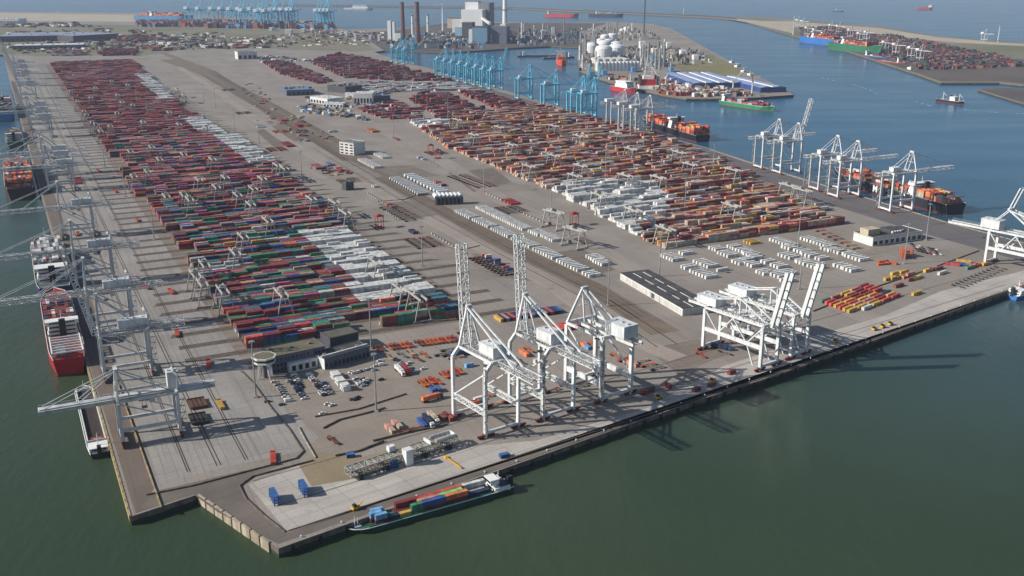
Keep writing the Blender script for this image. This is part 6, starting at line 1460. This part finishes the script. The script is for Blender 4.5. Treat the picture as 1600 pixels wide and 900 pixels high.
# drilling rig with red and white base
p = G(1012, 141, WL); t = thing('drilling_rig', 'drilling rig with lattice derrick and red and white hull in the basin', 'rig', (p.x, p.y, WL))
M_REDR = mat('rig red', 'b83030', .6, 0, .15)
b = MB(); b.box(-22, 22, -18, 18, 1, 12); b.build('hull', M_SUP, t); b = MB(); b.box(-18, 18, -15, 15, 12, 26); b.build('deckhouse', M_REDR, t); b = MB(); b.box(-12, 12, -10, 10, 26, 33); b.build('upper_house', M_SUP, t)
b = MB()
for sx in (-1, 1):
    for sy in (-1, 1): b.beam((sx * 9, sy * 9, 33), (sx * 2.5, sy * 2.5, 78), 1.6)
for z in (42, 52, 62, 72):
    q = 9 - 6.5 * (z - 33) / 45; b.beam((-q, -q, z), (q, -q, z), .9); b.beam((q, -q, z), (q, q, z), .9); b.beam((-q, q, z), (q, q, z), .9); b.beam((-q, -q, z), (-q, q, z), .9); b.beam((-q, -q, z), (q - 1, -q + 1, z + 9), .7)
b.build('derrick', M_LIGHTC, t)
for sx in (-1, 1):
    for sy in (-1, 1): b = MB(); b.cyl((sx * 19, sy * 15, -4), (sx * 19, sy * 15, 34), 2.6, 10); b.build('leg', M_DGREY, t)
# blue sheds with white roof ribs
def blueshed(a, c, depth, h, n, label):
    a, c = G(*a), G(*c); d = c - a; ln = d.length; t = thing('blue_shed', label, 'shed', (a.x, a.y, 0), math.atan2(d.y, d.x)); w_ = ln / n
    for k in range(n):
        b = MB(); b.box(k * w_ + .05, (k + 1) * w_ - .05, 0, depth, .08, h); b.build('wall', M_DBLUE, t)
        x0, x1 = k * w_, (k + 1) * w_; b = MB(); b.v += [(x0, -.5, h + .01), (x1, -.5, h + .01), ((x0 + x1) / 2, -.5, h + 3.2), (x0, depth + .5, h + .01), (x1, depth + .5, h + .01), ((x0 + x1) / 2, depth + .5, h + 3.2)]
        b.f += [(0, 1, 2), (5, 4, 3), (0, 2, 5, 3), (1, 4, 5, 2), (0, 3, 4, 1)]; b.m += [0] * 5; b.build('roof', mat('blue grey shed roof', '8494b6', .5, 0, .2, .05), t)
        if k: b = MB(); b.box(k * w_ - 1.6, k * w_ + 1.6, -.7, depth + .7, h + .6, h + 2.6); b.build('white_gutter', M_FARW, t)
blueshed((1083, 138), (1165, 137), 250, 11, 4, 'large blue shed of four bays with white roof ribs on the tank farm quay'); blueshed((1188, 145), (1228, 144), 250, 11, 2, 'smaller blue shed of two bays beside the large one')
for k, (x, y) in enumerate(((1145, 143), (1040, 138), (1028, 136), (985, 132), (1175, 146))):
    p = G(x, y); t = thing('harbour_crane', 'small quay crane by the blue sheds, %s from left' % nth([5, 3, 2, 1, 4].index(k + 1) + 1 if False else k + 1), 'crane', (p.x, p.y, 0), k * 1.1)
    b = MB(); b.cyl((0, 0, .08), (0, 0, 24), 2, 8, 1.5); b.build('tower', M_LIGHTC, t); b = MB(); b.truss((0, 0, 23), (20, 0, 44), 2, 2, 4, .5, .3); b.build('jib', M_LIGHTC, t); b = MB(); b.box(-5, 2, -2, 2, 22, 26); b.build('cab', M_SUP, t)
# clutter on quays: heaps of mixed cargo, scrap and low plant, too small to tell apart
def clutter(name, label, areas, pal, n, s=(3, 14), hh=(2, 9)):
    v = []; f_ = []; mi = []; ms = [mat(k, h, .7, 0, .2, .1) for k, h in pal]
    for i in range(n):
        a = random.choice(areas); u_, w_ = random.random(), random.random()
        x = a[0][0] * (1 - u_) * (1 - w_) + a[1][0] * u_ * (1 - w_) + a[2][0] * u_ * w_ + a[3][0] * (1 - u_) * w_; y = a[0][1] * (1 - u_) * (1 - w_) + a[1][1] * u_ * (1 - w_) + a[2][1] * u_ * w_ + a[3][1] * (1 - u_) * w_
        p = G(x, y); an = random.choice((RA, RA + .9, -.4)); lx, ly, h = random.uniform(*s), random.uniform(s[0] * .6, s[1] * .5), random.uniform(*hh); b = MB(); b.obox((p.x, p.y), an, lx, ly, .05, h); k = len(v); v += b.v; m_ = random.randrange(len(ms))
        for q in b.f: f_.append(tuple(k + j for j in q)); mi.append(m_)
    me = bpy.data.meshes.new(name); me.from_pydata(v, [], f_)
    for q in ms: me.materials.append(q)
    me.polygons.foreach_set('material_index', mi); me.update(); put(name, me, label=label, cat='cargo heaps', kind='stuff')
PC = [('clutter rust', '7a3f34'), ('clutter grey', '7d7c7a'), ('clutter white', 'd0d0cc'), ('clutter dark', '3f3d3e'), ('clutter red', '9a3a30'), ('clutter tan', 'a08e78')]
clutter('cargo_heaps', 'red and grey cargo crowded on the quay before the blue sheds', [((935, 121), (1060, 128), (1190, 150), (1050, 151)), ((1050, 140), (1085, 140), (1180, 150), (1090, 152))], PC, 420, (4, 16))
clutter('plant_clutter', 'small pipes sheds and vessels crowded over the tank farm', [((905, 45), (1010, 45), (1030, 62), (905, 66)), ((905, 75), (985, 72), (1010, 110), (905, 112)), ((985, 70), (1090, 80), (1120, 98), (1000, 110))], [('plant grey', '7d7c7a'), ('plant white', 'b4b5b4'), ('plant dark', '505155'), ('plant tan', '857a6c')], 620, (3, 13), (2, 11))
clutter('plant_clutter', 'low plant and stores crowded round the power station', [((600, 66), (720, 60), (760, 76), (620, 78)), ((790, 48), (905, 48), (900, 70), (795, 72)), ((640, 55), (720, 52), (740, 66), (640, 68))], [('plant grey', ''), ('plant dark', ''), ('plant white', ''), ('plant blue', '5a7896'), ('plant dark', '')], 520, (4, 17), (3, 15))
clutter('yard_clutter', 'far yards of small sheds vehicles and stacks left of the power station', [((340, 60), (520, 50), (590, 68), (420, 76)), ((240, 55), (340, 50), (420, 75), (280, 76)), ((0, 70), (120, 66), (180, 78), (40, 84)), ((470, 45), (600, 52), (600, 60), (480, 58))], PC[:4] + [('clutter earth', '6f6450')], 620, (5, 20), (2, 7))
clutter('far_container_stacks', 'faded container stacks of the far right terminal', [((1245, 45), (1300, 42), (1390, 62), (1300, 66)), ((1300, 52), (1400, 56), (1560, 88), (1400, 96)), ((1400, 80), (1550, 84), (1600, 104), (1440, 110))], [('far red', '8a4238'), ('far maroon', '57343a'), ('far grey', '757577'), ('far dark', '3a3a40'), ('far salmon', '96604f'), ('far dark', ''), ('far maroon', ''), ('far dark', ''), ('far green', '40574a')], 2600, (6, 22), (3, 9))
clutter('far_container_stacks', 'faded container stacks of the far left terminal', [((320, 36), (520, 40), (520, 46), (330, 44)), ((215, 38), (330, 36), (330, 42), (215, 42))], [('far red', ''), ('far maroon', ''), ('far grey', ''), ('far salmon', ''), ('far blue', '4f86ac')], 1100, (10, 40), (6, 26))
clutter('yard_clutter', 'low stacks and stores in the middle yard beyond the wide road', [((470, 150), (620, 155), (640, 175), (500, 178)), ((455, 165), (560, 180), (580, 190), (470, 175)), ((395, 90), (430, 88), (500, 96), (410, 98))], PC[1:4] + [('clutter blue', '4c6f94'), ('clutter tan', '')], 260, (4, 14), (2, 6))
clutter('yard_clutter', 'scattered racks and crates along the middle road', [((370, 130), (400, 130), (450, 190), (420, 195)), ((430, 185), (470, 180), (520, 215), (470, 225)), ((480, 260), (520, 258), (550, 272), (515, 276))], PC[:2] + PC[3:4] + [('clutter tan', '')], 120, (3, 12), (.6, 2.4))
clutter('yard_clutter', 'low depots sheds and parked trailers across the far left polder', [((0, 50), (200, 44), (300, 60), (20, 66)), ((130, 66), (300, 56), (330, 74), (190, 80)), ((0, 38), (120, 36), (160, 42), (0, 44)), ((210, 70), (420, 60), (440, 74), (240, 80))], PC[:4] + [('clutter dark', ''), ('clutter earth', '')], 460, (8, 40), (3, 10))
# cranes of the far terminals: portal, raised boom, apex frame
def far_crane(px, ang, M, up, label, group, k=1.0):
    p = G(*px); t = thing('quay_crane', label, 'quay crane', (p.x, p.y, 0), ang, group); t.scale = (k, k, k)
    b = MB()
    for x in (-10, 10):
        for y in (0, 30): b.beam((x, y, .1), (x, y, 48), 2.4)
        b.beam((x, 0, 16), (x, 30, 16), 2)
    for y in (0, 30): b.beam((-10, y, 48), (10, y, 48), 2.4)
    b.build('portal', M, t); b = MB(); b.beam((0, -3, 50), (0, 56, 50), 6, 3); b.build('girder', M, t)
    b = MB(); e = (0, -16, 112) if up else (0, -66, 52); b.beam((0, -3, 50), e, 5, 3); b.build('boom', M, t)
    b = MB(); b.beam((-8, 0, 48), (0, 2, 82), 1.8); b.beam((8, 0, 48), (0, 2, 82), 1.8); b.beam((0, 2, 82), (0, 34, 52), 1.2); b.build('apex_frame', M, t); b = MB(); b.box(-6, 6, 24, 44, 51.6, 60); b.build('machinery_house', M_FARW, t)
k = 0
for x, y, up in [(300, 37, 0), (318, 38, 0), (338, 38, 0), (352, 38, 0), (366, 39, 0), (380, 39, 0), (398, 39, 0), (414, 40, 0), (430, 40, 1), (436, 40, 0), (446, 40, 0), (456, 40, 1), (462, 40, 0), (500, 42, 0), (506, 42, 0), (512, 42, 1), (518, 42, 0), (420, 43, 0), (408, 43, 0), (385, 42, 0)]:
    k += 1; far_crane((x, y), 3.0, M_BLUEC, up, 'far pale blue crane, %s from left at the far left terminal' % nth(k), 'pale blue cranes of the far left terminal', 1.5)
for k, (x, y) in enumerate([(1248, 42), (1256, 44), (1263, 56), (1275, 60), (1288, 66), (1300, 51), (1312, 53), (1330, 60), (1345, 66), (1356, 64), (1385, 82), (1402, 86), (1426, 92), (1440, 96), (1540, 66)]):
    far_crane((x, y), .28, M_GREYW, False, 'far pale crane, %s from left at the far right terminal' % nth(k + 1), 'pale cranes of the far right terminal', .62)
for q, h, lb in (((1559, 66), 62, 'slim white beacon mast on the sandbank at the right'), ((1239, 55), 80, 'slim pale beacon mast at the tip of the far right terminal'), ((1068, 22), 40, 'small dark beacon on the breakwater')):
    p = G(*q); t = thing('beacon_mast', lb, 'beacon', (p.x, p.y, .1)); b = MB(); b.cyl((0, 0, 0), (0, 0, h), 2.2, 8, 1.2); b.build('pole', M_LIGHTC, t); b = MB(); b.cyl((0, 0, h), (0, 0, h + 4), 2.2, 8); b.build('lantern', M_GREY, t)

# wakes and foam lines on the channel
M_WAKE = mat('wake foam', '9ab0bc', .4, 0, .5, .05)
for pts, wd in (([(1283, 121), (1304, 126)], 5), ([(1330, 131), (1358, 140), (1372, 147)], 3.5), ([(1428, 158), (1455, 166)], 6), ([(1500, 170), (1560, 176), (1640, 180)], 4), ([(1225, 117), (1236, 119)], 3)):
    b = MB(); P = [G(x, y, WL + .03) for x, y in pts]
    for a, c in zip(P, P[1:]):
        n_ = 9
        for i in range(n_):
            if random.random() < .35: continue
            s, e_ = a + (c - a) * (i / n_), a + (c - a) * ((i + .8) / n_); d = (c - a).normalized(); q = Vector((-d.y, d.x, 0)) * wd * random.uniform(.2, .6)
            b.face([s - q * .4, e_ - q, e_ + q * .5, s + q])
    b.build('wake', M_WAKE, kind='structure')
# ------------------------------------------------------------------ haze: the air between the camera and the far coast
m = bpy.data.materials.new('haze'); m.use_nodes = True
n = m.node_tree.nodes; n.remove(n['Principled BSDF'])
pv = n.new('ShaderNodeVolumePrincipled'); pv.inputs['Color'].default_value = (0.62, 0.76, 1.0, 1)
pv.inputs['Density'].default_value = 3.6e-5; pv.inputs['Anisotropy'].default_value = 0.0
m.node_tree.links.new(pv.outputs[0], n['Material Output'].inputs['Volume'])
b = MB(); b.box(-46000, 46000, -4000, 46000, -13.0, 258)
b.build('haze', m, kind='stuff')
